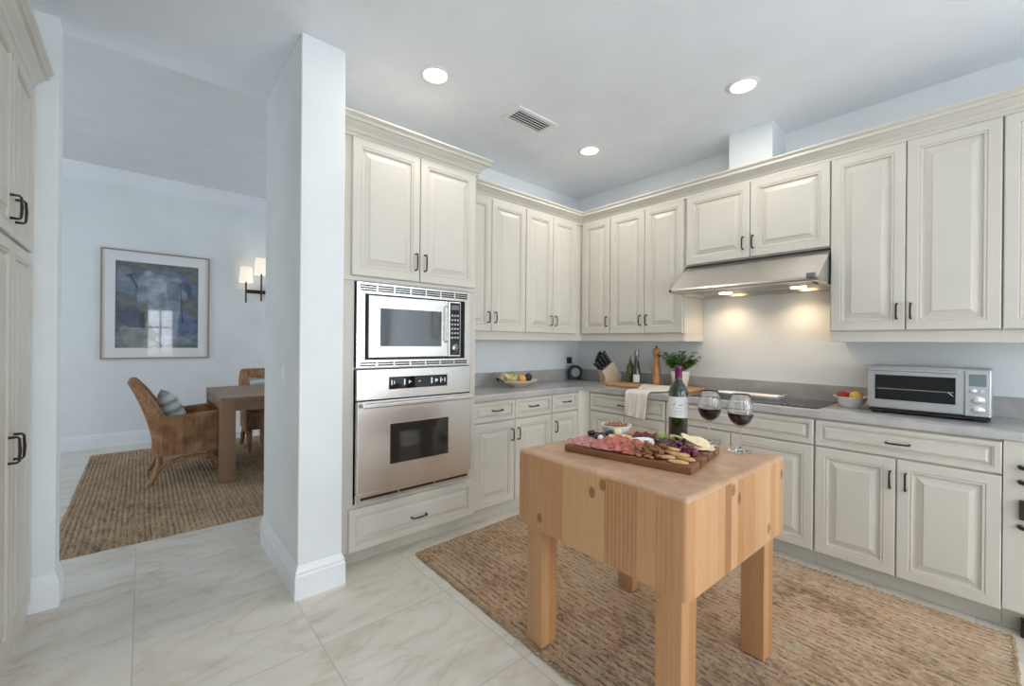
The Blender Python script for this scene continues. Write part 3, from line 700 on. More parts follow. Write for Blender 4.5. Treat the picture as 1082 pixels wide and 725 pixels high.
# ---------------------------------------------------------------- butcher block table
TB = thing('butcher_block_table', 'thick butcher block table on four square legs, on the woven rug', 'table', (1.63, 0.977, 0.0), math.radians(-1.4))
HX, HY = 0.402, 0.386
t = bmesh.new(); bmesh.ops.create_cube(t, size=1)
for v_ in t.verts: v_.co = (v_.co.x*2*HX, v_.co.y*2*HY, 0.5275+0.3125/2+v_.co.z*0.3125)
bmesh.ops.bevel(t, geom=[e for e in t.edges if abs(e.verts[0].co.z-e.verts[1].co.z) > 0.1 or e.verts[0].co.z > 0.7], offset=0.017, segments=6, affect='EDGES', profile=0.5)
mb = MB(); mb.merge(t)
mb.bm.normal_update()
bmesh.ops.recalc_face_normals(mb.bm, faces=mb.bm.faces[:])
for f in mb.bm.faces:
    if f.normal.z > 0.3: f.material_index = 1
mb.build('block', [block_m, blocktop_m], TB, world=False)
lw = 0.092
leg0 = None
for sx in (-1, 1):
    for sy in (-1, 1):
        cx, cy = sx*(HX-0.030-lw/2), sy*(HY-0.030-lw/2)
        if leg0 is None:
            leg0 = MB().box(-lw/2, -lw/2, 0.0150, lw/2, lw/2, 0.5275, 0.004).build('leg', leg_m, TB, world=False); leg0.location = (cx, cy, 0)
        else:
            g = leg0.copy(); C.objects.link(g); g.location = (cx, cy, 0)

# ---------------------------------------------------------------- things on the block
ZB = 0.8405
e1 = Vector((-0.174, 0.985, 0)); e2 = Vector((0.985, 0.174, 0)); BN = Vector((1.452, 0.703, 0))
bang = math.atan2(e2.y, e2.x)
ZT = ZB+0.026
bd = thing('serving_board', 'brown wooden serving board under the cheese and cured meats', 'board', (BN.x, BN.y, ZB), bang)
mb = MB()
mb.box(0, 0, 0.0, 0.400, 0.520, 0.026, 0.003); mb.build('board', walnut_m, bd, world=False)
for a, b in ((0.10, 0.13), (0.20, 0.235), (0.30, 0.33)):
    MB().box(a, -0.0006, 0.001, b, 0.5206, 0.0262).build('inlay_stripe', mat('dark_walnut', (0.07, 0.03, 0.015), 0.4), bd, world=False)
def bp(u, v_, z=0.0):
    """u across the board, v along its long side, z above it"""
    p = BN+e2*u+e1*v_; return (p.x, p.y, ZT+z)

salami_m = mat('salami', (0.44, 0.18, 0.17), 0.45, var=(120, 0.55, (1, 1, 1), 3), coat=0.1)
prosc_m = mat('cured_ham', (0.46, 0.12, 0.085), 0.4, var=(60, 0.35, (1, 1, 1), 3), coat=0.2)
olive_m = mat('black_olive', (0.012, 0.010, 0.012), 0.2, coat=0.5)
cheese_m = mat('pale_cheese', (0.80, 0.70, 0.42), 0.5)
chedd_m = mat('yellow_cheese', (0.78, 0.55, 0.26), 0.5)
brie_m = mat('white_cheese', (0.84, 0.81, 0.74), 0.6)
grape_m = mat('dark_grape', (0.07, 0.012, 0.03), 0.22, coat=0.4, var=(40, 0.5, (1, 1, 1), 2))
cran_m = mat('dried_cranberry', (0.16, 0.02, 0.045), 0.35, coat=0.3, var=(60, 0.5, (1, 1, 1), 2))
greeng_m = mat('green_fruit', (0.34, 0.36, 0.09), 0.3, coat=0.3, var=(20, 0.25, (1, 1, 1), 2))
pecan_m = mat('pecan', (0.25, 0.10, 0.045), 0.5, var=(90, 0.4, (1, 1, 1), 3), bump=(90, 0.5, 0.002))
almond_m = mat('almond_skin', (0.36, 0.17, 0.08), 0.55, var=(60, 0.3, (1, 1, 1), 3))
bread_m = mat('toasted_bread', (0.62, 0.37, 0.16), 0.7, var=(25, 0.22, (1, 1, 1), 4))
cracker_m = mat('cracker', (0.78, 0.65, 0.43), 0.7, var=(40, 0.15, (1, 1, 1), 4))

def disc_mesh(r, th, fold=0.0, n=20, wav=0.0, seed=0, sx=1.0):
    q = random.Random(seed); mb = MB(); rr = []
    ph = q.uniform(0, 6)
    def P(rad, k, z):
        a = 2*PI*k/n; x = rad*math.cos(a)*sx; y = rad*math.sin(a)
        return (x, y, z+fold*(x*x)/max(r, 1e-6)+wav*math.sin(3*a+ph)*rad/r)
    rings = [[P(rad, k, z) for k in range(n)] for rad, z in ((0.001, 0), (r*0.5, 0), (r*0.9, 0), (r, th*0.3), (r, th*0.7), (r*0.9, th), (r*0.5, th), (0.001, th))]
    return mb.loft(rings)
def place(o, loc, rz=0, tilt=0, ax=0):
    o.location = loc; o.rotation_euler = (ax, tilt, rz)
def many(proto, label, cat, group, spots):
    """first spot takes the prototype itself, the rest are copies"""
    for i, sp in enumerate(spots):
        o = proto if i == 0 else proto.copy()
        if i: C.objects.link(o)
        place(o, *sp); tag(o, label, cat, group)
# salami slices, fanned at the left end
many(disc_mesh(0.031, 0.0030, 0.3, seed=1, wav=0.002, sx=0.55).build('salami_slice', salami_m, smooth=True), 'folded pink salami slice at the left end of the serving board', 'salami slice', 'salami slices at the left end',
     [(bp(0.026+0.026*(k % 2), 0.495-0.021*k, 0.010+0.004*(k % 2)), bang+0.55+0.2*math.sin(k), -0.55, 0.1) for k in range(9)]+
     [(bp(0.090+0.012*(k % 2), 0.475-0.028*k, 0.012), bang+0.9+0.3*k, -0.5, 0.1) for k in range(5)])
many(disc_mesh(0.038, 0.0032, 0.35, seed=2, wav=0.005, sx=0.50).build('ham_slice', prosc_m, smooth=True), 'draped red cured ham slice at the middle of the serving board', 'ham slice', 'red ham slices in the middle',
     [(bp(0.034+0.034*(k % 3), 0.375-0.0115*k, 0.012+0.007*(k % 3)), bang+(1.0 if k % 2 else 0.5)+0.4*math.sin(k*2.1), -0.5+0.25*math.sin(k), 0.12*math.sin(k*3)) for k in range(14)])
def rosette():
    mb = MB()
    for k, (r, h) in enumerate(((0.010, 0.034), (0.018, 0.032), (0.026, 0.026), (0.033, 0.018))):
        n = 22; a0 = k*1.3
        rings = [[((r+0.25*z+0.002*math.sin(5*t_+a0))*math.cos(t_+a0), (r+0.25*z+0.002*math.sin(5*t_+a0))*math.sin(t_+a0), z+0.003*math.sin(2*t_+a0)) for t_ in [2*PI*0.86*i/n for i in range(n+1)]] for z in (0.0, h*0.5, h)]
        mb.loft(rings, caps=False, closed=False)
    o = mb.build('meat_rosette', prosc_m, smooth=True)
    sol = o.modifiers.new('thick', 'SOLIDIFY'); sol.thickness = 0.002
    return o
many(rosette(), 'ruffled red cured meat rosette behind the ham slices', 'meat rosette', 'meat rosettes', [(bp(0.160, 0.335, 0.001), 0.3), (bp(0.135, 0.270, 0.001), 1.5)])
# olives
many(MB().ell((0, 0, 0), (0.0145, 0.012, 0.012)).build('black_olive', olive_m, smooth=True), 'glossy black olive in the pile beside the bowl', 'olive', 'black olives on the board',
     [(bp(0.175+0.021*(k % 4)+0.004*math.sin(k), 0.490-0.022*(k//4 % 4), 0.010+(0.016 if k > 13 else 0)), k*1.3) for k in range(18)])
many(MB().ell((0, 0, 0), (0.017, 0.013, 0.013)).build('mozzarella_ball', brie_m, smooth=True), 'small white mozzarella ball between the salami and olives', 'cheese', 'mozzarella balls', [(bp(0.115, 0.410, 0.024), 0.8, 0.9), (bp(0.135, 0.375, 0.012), 0.2)])
# bowl of almonds
bw = thing('almond_bowl', 'small white bowl of nuts at the far end of the serving board', 'bowl', bp(0.322, 0.436, 0.0005), 0); bw.scale = (1.38, 1.38, 1.15)
MB().lathe([(0.0, 0.0), (0.024, 0.0), (0.028, 0.004), (0.046, 0.022), (0.052, 0.044), (0.0495, 0.0445), (0.043, 0.024), (0.024, 0.008), (0.0, 0.007)], n=30).build('bowl', white_m, bw, world=False, smooth=True)
bc = bp(0.322, 0.436, 0)
nut = MB().ell((0, 0, 0), (0.012, 0.0065, 0.0055), lump=0.05, n=10, m=6).build('almond', almond_m, smooth=True)
sp = []
for k in range(44):
    a = k*2.4; r = 0.052*math.sqrt((k % 22+0.5)/22); sp.append(((bc[0]+r*math.cos(a), bc[1]+r*math.sin(a), bc[2]+0.041+(0.010 if k > 21 else 0)-0.10*max(0, 0.025-r)*0+0.002*math.sin(k*5)), a*1.7, 0.3*math.sin(k)))
many(nut, 'brown nut heaped in the small white bowl', 'nut', 'nuts in the small bowl', sp)
# cheeses
def chunk(name, m, sx, sy, sz, seed, rr=0.006):
    q = random.Random(seed); t = bmesh.new(); bmesh.ops.create_cube(t, size=1)
    for v_ in t.verts: v_.co = (v_.co.x*sx*q.uniform(0.85, 1.1), v_.co.y*sy*q.uniform(0.85, 1.1), (v_.co.z+0.5)*sz*q.uniform(0.92, 1.05))
    bmesh.ops.bevel(t, geom=t.edges[:], offset=rr, segments=3, affect='EDGES', profile=0.5)
    mb = MB(); mb.merge(t); return mb.build(name, m, smooth=True)
def solo(o, label, cat, loc, rz=0, tilt=0, ax=0): place(o, loc, rz, tilt, ax); tag(o, label, cat); return o
many(chunk('cheese_chunk', cheese_m, 0.034, 0.030, 0.026, 3), 'pale yellow cheese chunk in front of the nut bowl', 'cheese', 'pale cheese chunks',
     [(bp(0.205, 0.400, 0.0005), 0.4), (bp(0.242, 0.358, 0.0005), 1.1), (bp(0.208, 0.357, 0.0005), 0.1), (bp(0.220, 0.380, 0.027), 0.8)])
many(chunk('cheese_wedge', chedd_m, 0.040, 0.018, 0.026, 4, 0.003), 'golden cheese wedge behind the ham slices', 'cheese', 'golden cheese wedges',
     [(bp(0.205, 0.315, 0.0005), 0.9), (bp(0.180, 0.290, 0.0005), 0.5), (bp(0.235, 0.335, 0.0005), 1.5)])
gc = MB(); gc.lathe([(0.0, 0), (0.019, 0), (0.024, 0.006), (0.0255, 0.018), (0.022, 0.030), (0.014, 0.035), (0, 0.036)], n=28, sx=2.15, sy=1.0)
solo(gc.build('goat_cheese', brie_m, smooth=True), 'white soft cheese round at the centre of the serving board', 'cheese', bp(0.195, 0.255, 0.0005), -0.72)
# dried fruit pile and grapes
sp = []
for k in range(26):
    sp.append((bp(0.300+0.017*(k % 4)+0.004*math.sin(k*3), 0.335-0.016*(k//4 % 6), 0.009+0.007*(k % 3)), k*1.1, 0.4*math.sin(k)))
many(MB().ell((0, 0, 0), (0.011, 0.009, 0.008), lump=0.14, seed=5, n=10, m=6).build('dried_cranberry', cran_m, smooth=True), 'dark red dried berry in the far pile behind the white cheese', 'dried fruit', 'dried berries behind the white cheese', sp)
solo(MB().ell((0, 0, 0), (0.026, 0.024, 0.023), lump=0.015).build('green_fruit', greeng_m, smooth=True), 'round green fruit in front of the wine bottle', 'fruit', bp(0.325, 0.222, 0.023))
solo(MB().ell((0, 0, 0), (0.016, 0.015, 0.015)).build('green_grape', greeng_m, smooth=True), 'smaller green grape right of the round green fruit', 'fruit', bp(0.345, 0.185, 0.015))
sp = [(bp(0.225+0.022*(k % 4), 0.205-0.023*(k//4 % 5), 0.011+(0.016 if k > 15 else 0)), k*0.9) for k in range(21)]
many(MB().ell((0, 0, 0), (0.0135, 0.0115, 0.0115)).build('purple_grape', grape_m, smooth=True), 'dark purple grape between the white cheese and crackers', 'grape', 'purple grapes on the board', sp)
sp = [(bp(0.160+0.016*(k % 3), 0.038+0.017*(k//3 % 4), 0.009+0.010*(k//8)), k*0.9) for k in range(19)]
many(MB().ell((0, 0, 0), (0.010, 0.0085, 0.008), lump=0.12, seed=8, n=10, m=6).build('dried_cherry', cran_m, smooth=True), 'dark red dried cherry in the pile at the right end of the board', 'dried fruit', 'dried cherries at the right end', sp)
# pecans, almonds
def pecan():
    mb = MB(); mb.ell((0, 0.0045, 0), (0.017, 0.0055, 0.006), n=12, m=8, lump=0.08, seed=3); mb.ell((0, -0.0045, 0), (0.017, 0.0055, 0.006), n=12, m=8, lump=0.08, seed=4)
    return mb.build('pecan', pecan_m, smooth=True)
sp = [(bp(0.040+0.030*(k % 4)+0.006*math.sin(k*2), 0.250-0.020*(k//4 % 7), 0.008+0.012*((k*7) % 3)), bang+0.9+0.7*math.sin(k*1.7), 0.5*math.sin(k*2.2), 0.4*math.cos(k)) for k in range(28)]
many(pecan(), 'brown pecan half in the pile at the middle front of the board', 'nut', 'pecans on the board', sp)
big = MB().ell((0, 0, 0), (0.0155, 0.009, 0.006), n=12, m=7)
many(big.build('whole_almond', almond_m, smooth=True), 'loose almond along the front edge of the serving board', 'nut', 'loose almonds on the board',
     [(bp(0.022, 0.232, 0.007), 1.8), (bp(0.018, 0.200, 0.007), 1.2), (bp(0.026, 0.166, 0.007), 2.3), (bp(0.016, 0.150, 0.007), 0.9), (bp(0.02, 0.262, 0.007), 1.5)])
# toasts and crackers
toast = disc_mesh(0.036, 0.008, 0.0, sx=0.55, n=22).build('toast_slice', bread_m, smooth=True)
many(toast, 'oval toasted bread slice at the front right corner of the board', 'toast', 'toast slices on the board',
     [(bp(0.150, 0.120, 0.016), bang-0.25, 0.10), (bp(0.118, 0.098, 0.008), bang-0.2, 0.06), (bp(0.060, 0.110, 0.004), bang+0.35, 0.05), (bp(0.030, 0.055, 0.001), bang+0.15, 0.03), (bp(0.085, 0.045, 0.003), bang-0.15, 0.05), (bp(0.095, 0.070, 0.012), bang+0.1, 0.02)])
many(disc_mesh(0.049, 0.004, 0.05, n=26).build('round_cracker', cracker_m, smooth=True), 'large round pale cracker leaning at the right end of the board', 'cracker', 'round crackers on the board',
     [(bp(0.300, 0.062, 0.022), bang, -0.30, 0.25), (bp(0.318, 0.048, 0.012), bang+0.6, -0.2, 0.2), (bp(0.285, 0.080, 0.034), bang+1.1, -0.35, 0.3), (bp(0.335, 0.075, 0.008), bang+2, -0.12, 0.1)])
tri = MB(); tri.prism([(-0.028, -0.020), (0.036, 0.0), (-0.028, 0.022)], 'z', 0, 0.005)
many(tri.build('cheese_triangle', mat('pale_triangle', (0.80, 0.70, 0.50), 0.6), smooth=False), 'flat pale cheese triangle beside the round crackers', 'cheese', 'cheese triangles on the board',
     [(bp(0.325, 0.150, 0.030), bang+2.2, -0.25), (bp(0.300, 0.128, 0.034), bang+1.7, -0.25), (bp(0.365, 0.030, 0.0015), bang-0.3, 0.0), (bp(0.335, 0.135, 0.022), bang+1.2, -0.2)])

# wine bottle
wb = thing('wine_bottle', 'green glass wine bottle with white label and purple foil, behind the serving board', 'bottle', (1.955, 1.015, ZB+0.0005), 0)
bs_ = 1.12
MB().lathe([(0.0, 0.0), (0.036, 0.0), (0.0395, 0.005), (0.0395, 0.200), (0.037, 0.216), (0.028, 0.236), (0.018, 0.250), (0.0145, 0.262), (0.0140, 0.308), (0.0, 0.308)], n=40).build('glass_body', bottle_m, wb, world=False, smooth=True)
MB().lathe([(0.0, 0.262), (0.0152, 0.262), (0.0148, 0.300), (0.0158, 0.302), (0.0158, 0.314), (0.014, 0.317), (0.0, 0.317)], n=28).build('foil_capsule', capsule_m, wb, world=False, smooth=True)
def arc_patch(r, a0, a1, z0, z1, n=24):
    mb = MB(); mb.loft([[(r*math.cos(a0+(a1-a0)*k/n), r*math.sin(a0+(a1-a0)*k/n), z) for k in range(n+1)] for z in (z0, z1)], caps=False, closed=False); return mb
va = math.atan2(-1.015, -1.955)
lb = arc_patch(0.0399, va-1.35, va+1.35, 0.098, 0.186).build('label', label_m, wb, world=False, smooth=True)
arc_patch(0.0401, va+0.05, va+0.42, 0.150, 0.1525, 8).build('lettering', ink_m, lb, world=False)
for z, a in ((0.138, 0.35), (0.126, 0.45), (0.121, 0.45), (0.112, 0.38)): arc_patch(0.0401, va-a, va+a, z, z+0.0014, 8).build('lettering', ink2_m, lb, world=False)
sg = MB()
sg.loft([[(0.0402*math.cos(va-0.50+t_*0.09), 0.0402*math.sin(va-0.50+t_*0.09), 0.148+0.0022*t_*t_+w*(1.2-0.2*t_)) for t_ in range(4)] for w in (0.0, 0.0045)], caps=False, closed=False)
sg.build('emblem', ink_m, lb, world=False)
wb.scale = (bs_, bs_, 1.118)

# wine glasses
def wine_glass(loc, label, level=0.0):
    g = thing('wine_glass', label, 'glass', loc)
    o_ = [(0.0, 0.0), (0.044, 0.0), (0.045, 0.0012), (0.030, 0.004), (0.010, 0.008), (0.0045, 0.016), (0.0038, 0.030), (0.0036, 0.070), (0.0042, 0.100), (0.010, 0.108), (0.024, 0.114), (0.038, 0.126), (0.0475, 0.146), (0.0505, 0.166), (0.0480, 0.195), (0.0425, 0.222), (0.0365, 0.246)]
    i_ = [(0.0356, 0.246), (0.0414, 0.222), (0.0468, 0.195), (0.0493, 0.166), (0.0463, 0.147), (0.037, 0.1275), (0.024, 0.1158), (0.010, 0.110), (0.0, 0.1085)]
    MB().lathe(o_+i_, n=40).build('glass', glass_m, g, world=False, smooth=True, sharp=80)
    MB().lathe([(0.0, 0.1088), (0.010, 0.1104), (0.0238, 0.1162), (0.0367, 0.1279), (0.0460, 0.1472), (0.0484, 0.158), (0.0490, 0.165+level), (0.0, 0.165+level)], n=40).build('red_wine', wine_m, g, world=False, smooth=True)
    return g
wine_glass((1.945, 0.728, ZB+0.0005), 'stemmed glass of red wine nearest the right edge of the table')
wine_glass((1.972, 0.872, ZB+0.0005), 'stemmed glass of red wine beside the wine bottle', 0.001)

# ---------------------------------------------------------------- things on the counter
ZC = 0.9205
# fruit platter left
pl = thing('fruit_platter', 'cream stoneware platter of fruit on the counter left of the corner', 'platter', (2.46, 2.73, ZC))
MB().lathe([(0, 0), (0.07, 0), (0.085, 0.012), (0.15, 0.034), (0.200, 0.048), (0.205, 0.054), (0.198, 0.057), (0.14, 0.044), (0.08, 0.024), (0, 0.020)], 0, 0, 40, 0, sx=1.0, sy=0.62).build('dish', beige_m, pl, world=False, smooth=True)
hd_ = MB(); hd_.tube([(-0.185, -0.03, 0.045), (-0.235, -0.022, 0.075), (-0.245, 0.0, 0.082), (-0.235, 0.022, 0.075), (-0.185, 0.03, 0.045)], 0.006, 8)
hd_.build('handle', bronze_m, pl, world=False, smooth=True)
banana_m = mat('banana_skin', (0.60, 0.50, 0.20), 0.5, var=(14, 0.3, (1, 1, 1), 3)); orange_m = mat('orange_peel', (0.72, 0.38, 0.12), 0.5, bump=(220, 0.4, 0.001))
avo_m = mat('avocado_skin', (0.035, 0.030, 0.022), 0.6, bump=(150, 0.6, 0.002)); lime_m = mat('pear_skin', (0.55, 0.55, 0.38), 0.5)
def banana(loc, rz, label, tilt=0.0):
    mb = MB(); pts = []; rs = []
    for k in range(13):
        a = -1.0+2.0*k/12; pts.append((0.10*math.sin(a), 0, -0.10*math.cos(a)+0.10)); rs.append([0.004, 0.006, 0.012, 0.0165, 0.0185, 0.019, 0.0195, 0.019, 0.0185, 0.017, 0.013, 0.0085, 0.004][k])
    mb.tube([(p[0], p[2], 0.0) for p in pts], rs, 10)
    o = mb.build('banana', banana_m, smooth=True); place(o, loc, rz, 0, tilt); tag(o, label, 'banana', 'bananas on the platter')
for k in range(2): banana((2.36+0.01*k, 2.69+0.045*k, ZC+0.075+0.016*k), 0.25+0.15*k, 'yellow green banana in the bunch on the platter', 0.9)
solo(MB().ell((0, 0, 0), (0.040, 0.040, 0.038)).build('orange', orange_m, smooth=True), 'orange on the platter between the bananas and avocado', 'fruit', (2.465, 2.695, ZC+0.068))
solo(MB().ell((0, 0, 0), (0.044, 0.034, 0.036)).build('avocado', avo_m, smooth=True), 'dark avocado at the right of the fruit platter', 'fruit', (2.565, 2.72, ZC+0.076), 0.6, -0.5)
solo(MB().ell((0, 0, 0), (0.034, 0.032, 0.031)).build('green_pear', lime_m, smooth=True), 'pale green fruit at the left end of the platter', 'fruit', (2.305, 2.765, ZC+0.083))
# wall outlet and plug
ol = thing('wall_outlet', 'white wall outlet with a black plug, near the counter corner', 'outlet', (3.40, 2.99, 1.115))
MB().box(3.352, 2.993, 1.062, 3.432, 2.9995, 1.176, 0.002).build('plate', plate_m, ol)
MB().box(3.376, 2.958, 1.088, 3.424, 2.994, 1.152, 0.006).build('plug', black_m, ol)
# smart display / speaker
sk = thing('round_speaker', 'round black speaker with grey face in the counter corner', 'speaker', (3.40, 2.90, ZC))
t_ = MB(); n = 32
pr = [(math.cos(a)*0.073, math.sin(a)*0.073+0.078) for a in [(-0.22*PI)+1.44*PI*k/n for k in range(n+1)]]
def ringy(s, y): return [(p[0]*s, y, 0.078+(p[1]-0.078)*s if p[1] > 0.04 else p[1]) for p in pr]
pr = pr+[(-0.066, 0.004), (-0.060, 0.0), (0.060, 0.0), (0.066, 0.004)]
t_.loft([ringy(0.94, -0.03), ringy(1.0, -0.024), ringy(1.0, 0.024), ringy(0.94, 0.03)]); bodyk = t_.build('body', mat('navy_black_plastic', (0.012, 0.014, 0.025), 0.35), sk, world=False, smooth=True)
fc = MB(); fc.lathe([(0, 0), (0.047, 0), (0.045, 0.003), (0, 0.0035)], n=32)
bmesh.ops.transform(fc.bm, matrix=Matrix.Translation((0, -0.030, 0.078)) @ Matrix.Rotation(PI/2, 4, 'X'), verts=fc.bm.verts); fc.build('face', mat('grey_speaker_cloth', (0.42, 0.44, 0.47), 0.8, bump=(500, 0.4, 0.001)), sk, world=False, smooth=True)
sk.rotation_euler = (0, 0, -0.5)
cd = MB(); cd.tube([(3.40, 2.957, 1.10), (3.43, 2.945, 1.085), (3.47, 2.955, 1.03), (3.46, 2.965, 0.96), (3.43, 2.94, ZC+0.004)], 0.0022, 6)
tag(cd.build('power_cord', black_m, smooth=True, origin=(3.43, 2.94, ZC)), 'thin black power cord running from the outlet plug to the speaker', 'cord')
# cord by the tower side
cd = MB(); cd.box(1.7565, 2.60, 1.085, 1.766, 2.68, 1.195, 0.002)
o2 = thing('side_outlet', 'white outlet plate on the side of the oven tower above the counter', 'outlet', (1.76, 2.64, 1.14)); cd.build('plate', plate_m, o2)
MB().box(1.766, 2.625, 1.13, 1.79, 2.655, 1.165, 0.004).build('plug', black_m, o2)
cd = MB(); cd.tube([(1.79, 2.64, 1.150), (1.835, 2.63, 1.145), (1.860, 2.62, 1.10), (1.845, 2.61, 1.03), (1.80, 2.60, 0.99), (1.775, 2.585, 0.95), (1.770, 2.56, ZC+0.005)], 0.003, 6)
tag(cd.build('power_cord', black_m, smooth=True, origin=(1.77, 2.6, ZC)), 'short black cord looping down beside the oven tower', 'cord')

# knife block with knives
kb = thing('knife_block', 'pale wooden knife block full of black handled knives, beside the cutting board', 'knife block', (3.37, 2.445, ZC), 0)
# block leans towards -x/+y: build in local frame, long axis along local x
mb = MB(); mb.prism([(0.055, 0.0), (-0.060, 0.0), (-0.060, 0.055), (-0.088, 0.105), (0.010, 0.190), (0.085, 0.075), (0.085, 0.0)], 'y', -0.052, 0.052); 
kb_b = mb.build('block', oakblk_m, kb, world=False)
MB().box(-0.0612, -0.006, 0.016, -0.060, 0.006, 0.040).build('emblem', mat('brown_stamp', (0.25, 0.13, 0.06), 0.6), kb, world=False)
kb.rotation_euler = (0, 0, math.radians(-28)); KS = 1.12; kb.scale = (KS, KS, KS)
nrm = Vector((-0.655, 0, 0.755)); alg = Vector((0.755, 0, 0.655))
kbm = Matrix.Translation(kb.location) @ Matrix.Rotation(math.radians(-28), 4, 'Z') @ Matrix.Scale(KS, 4)
kn = None; kspots = []
for row, s in enumerate((0.018, 0.05, 0.08, 0.11)):
    for c_ in range((3, 3, 3, 3)[row]): kspots.append((s, (c_-1)*0.034+(0.004 if row % 2 else 0), (0.07, 0.085, 0.100, 0.105)[row]*(1, 1.08, 0.93)[c_]))
for k, (s, yy, L) in enumerate(kspots):
    base = Vector((-0.088, yy, 0.105))+alg*s
    if kn is None:
        kn = thing('knife', '', 'knife', (0, 0, 0))
        mb = MB(); rg = []
        for t_, a_, b_ in ((0.004, 0.007, 0.010), (0.012, 0.008, 0.0125), (0.05, 0.007, 0.0115), (0.085, 0.0075, 0.013), (0.100, 0.0075, 0.0155), (0.106, 0.005, 0.012)):
            rg.append([(b_*math.cos(q), a_*math.sin(q), t_) for q in [2*PI*i/12 for i in range(12)]])
        mb.loft(rg); mb.build('handle', black_m, kn, world=False, smooth=True)
        MB().box(-0.008, -0.0015, -0.0010, 0.008, 0.0015, 0.004).build('blade', chrome_m, kn, world=False)
        o = kn
    else: o = copy_tree(kn)
    R = Matrix.Rotation(-math.atan2(0.655, 0.755)+0.10*math.sin(k*2.3), 4, 'Y') @ Matrix.Rotation(0.09*math.sin(k*3.1), 4, 'X')
    mw = kbm @ Matrix.Translation(base) @ R
    o.location = mw.to_translation(); o.rotation_euler = mw.to_euler(); sc_ = L/0.092*1.08; o.scale = (sc_, sc_, sc_)
    tag(o, 'black handled knife standing in the pale wooden knife block', 'knife', 'knives in the knife block')

# cutting board lying flat under the bottles and pepper mill
cbd = MB(); cbd.box(-0.16, -0.40, 0, 0.13, 0.38, 0.028, 0.010, seg=3)
cb = cbd.build('cutting_board', acacia_m, smooth=True); cb.location = (3.32, 1.96, ZC); cb.rotation_euler = (0, 0, 0.03)
cb['label'] = 'long wooden cutting board lying on the counter under the pepper mill and bottles'; cb['category'] = 'cutting board'
ZK = ZC+0.0285
def bottle(loc, prof, m, label, capm, cap, lab=None):
    b = thing('oil_bottle', label, 'bottle', loc); b.scale = (1.22, 1.22, 1.02)
    MB().lathe(prof, n=26).build('glass_body', m, b, world=False, smooth=True)
    MB().lathe(cap, n=18).build('stopper', capm, b, world=False, smooth=True)
    if lab: a = math.atan2(-loc[1], -loc[0]); arc_patch(lab[0], a-0.8, a+0.8, lab[1], lab[2], 12).build('label', label_m, b, world=False, smooth=True)
oil_m = mat('olive_oil_bottle', (0.16, 0.17, 0.03), 0.05, coat=0.8, trans=0.4); dkg_m = mat('dark_green_bottle', (0.05, 0.075, 0.065), 0.05, coat=0.8, trans=0.3)
bottle((3.405, 2.235, ZK), [(0, 0), (0.028, 0), (0.030, 0.004), (0.030, 0.125), (0.022, 0.150), (0.012, 0.170), (0.010, 0.195), (0, 0.195)], oil_m, 'squat olive oil bottle with yellow green oil, left of the tall bottle', steel2_m, [(0, 0.195), (0.010, 0.195), (0.010, 0.210), (0.005, 0.216), (0.004, 0.232), (0, 0.232)])
bottle((3.365, 2.145, ZK), [(0, 0), (0.030, 0), (0.032, 0.004), (0.030, 0.090), (0.022, 0.150), (0.014, 0.200), (0.012, 0.235), (0, 0.235)], dkg_m, 'taller dark green bottle with a small white label, left of the pepper mill', steel2_m, [(0, 0.235), (0.013, 0.235), (0.015, 0.262), (0.012, 0.285), (0, 0.288)], (0.0325, 0.006, 0.075))
pm = thing('pepper_mill', 'tall turned wooden pepper mill standing on the cutting board', 'pepper mill', (3.36, 1.945, ZK)); pm.scale = (1.12, 1.12, 1.04)
MB().lathe([(0, 0), (0.033, 0), (0.036, 0.006), (0.036, 0.030), (0.032, 0.060), (0.033, 0.078), (0.031, 0.082), (0.034, 0.088), (0.033, 0.12), (0.026, 0.165), (0.021, 0.21), (0.021, 0.245), (0.026, 0.255), (0, 0.256)], n=30).build('body', mill_m, pm, world=False, smooth=True)
MB().lathe([(0, 0.2565), (0.026, 0.257), (0.031, 0.268), (0.030, 0.283), (0.020, 0.298), (0.008, 0.304), (0, 0.305)], n=30).build('cap', mill_m, pm, world=False, smooth=True)
MB().lathe([(0, 0.305), (0.006, 0.305), (0.009, 0.313), (0.005, 0.321), (0, 0.322)], n=16).build('finial', bronze_m, pm, world=False, smooth=True)
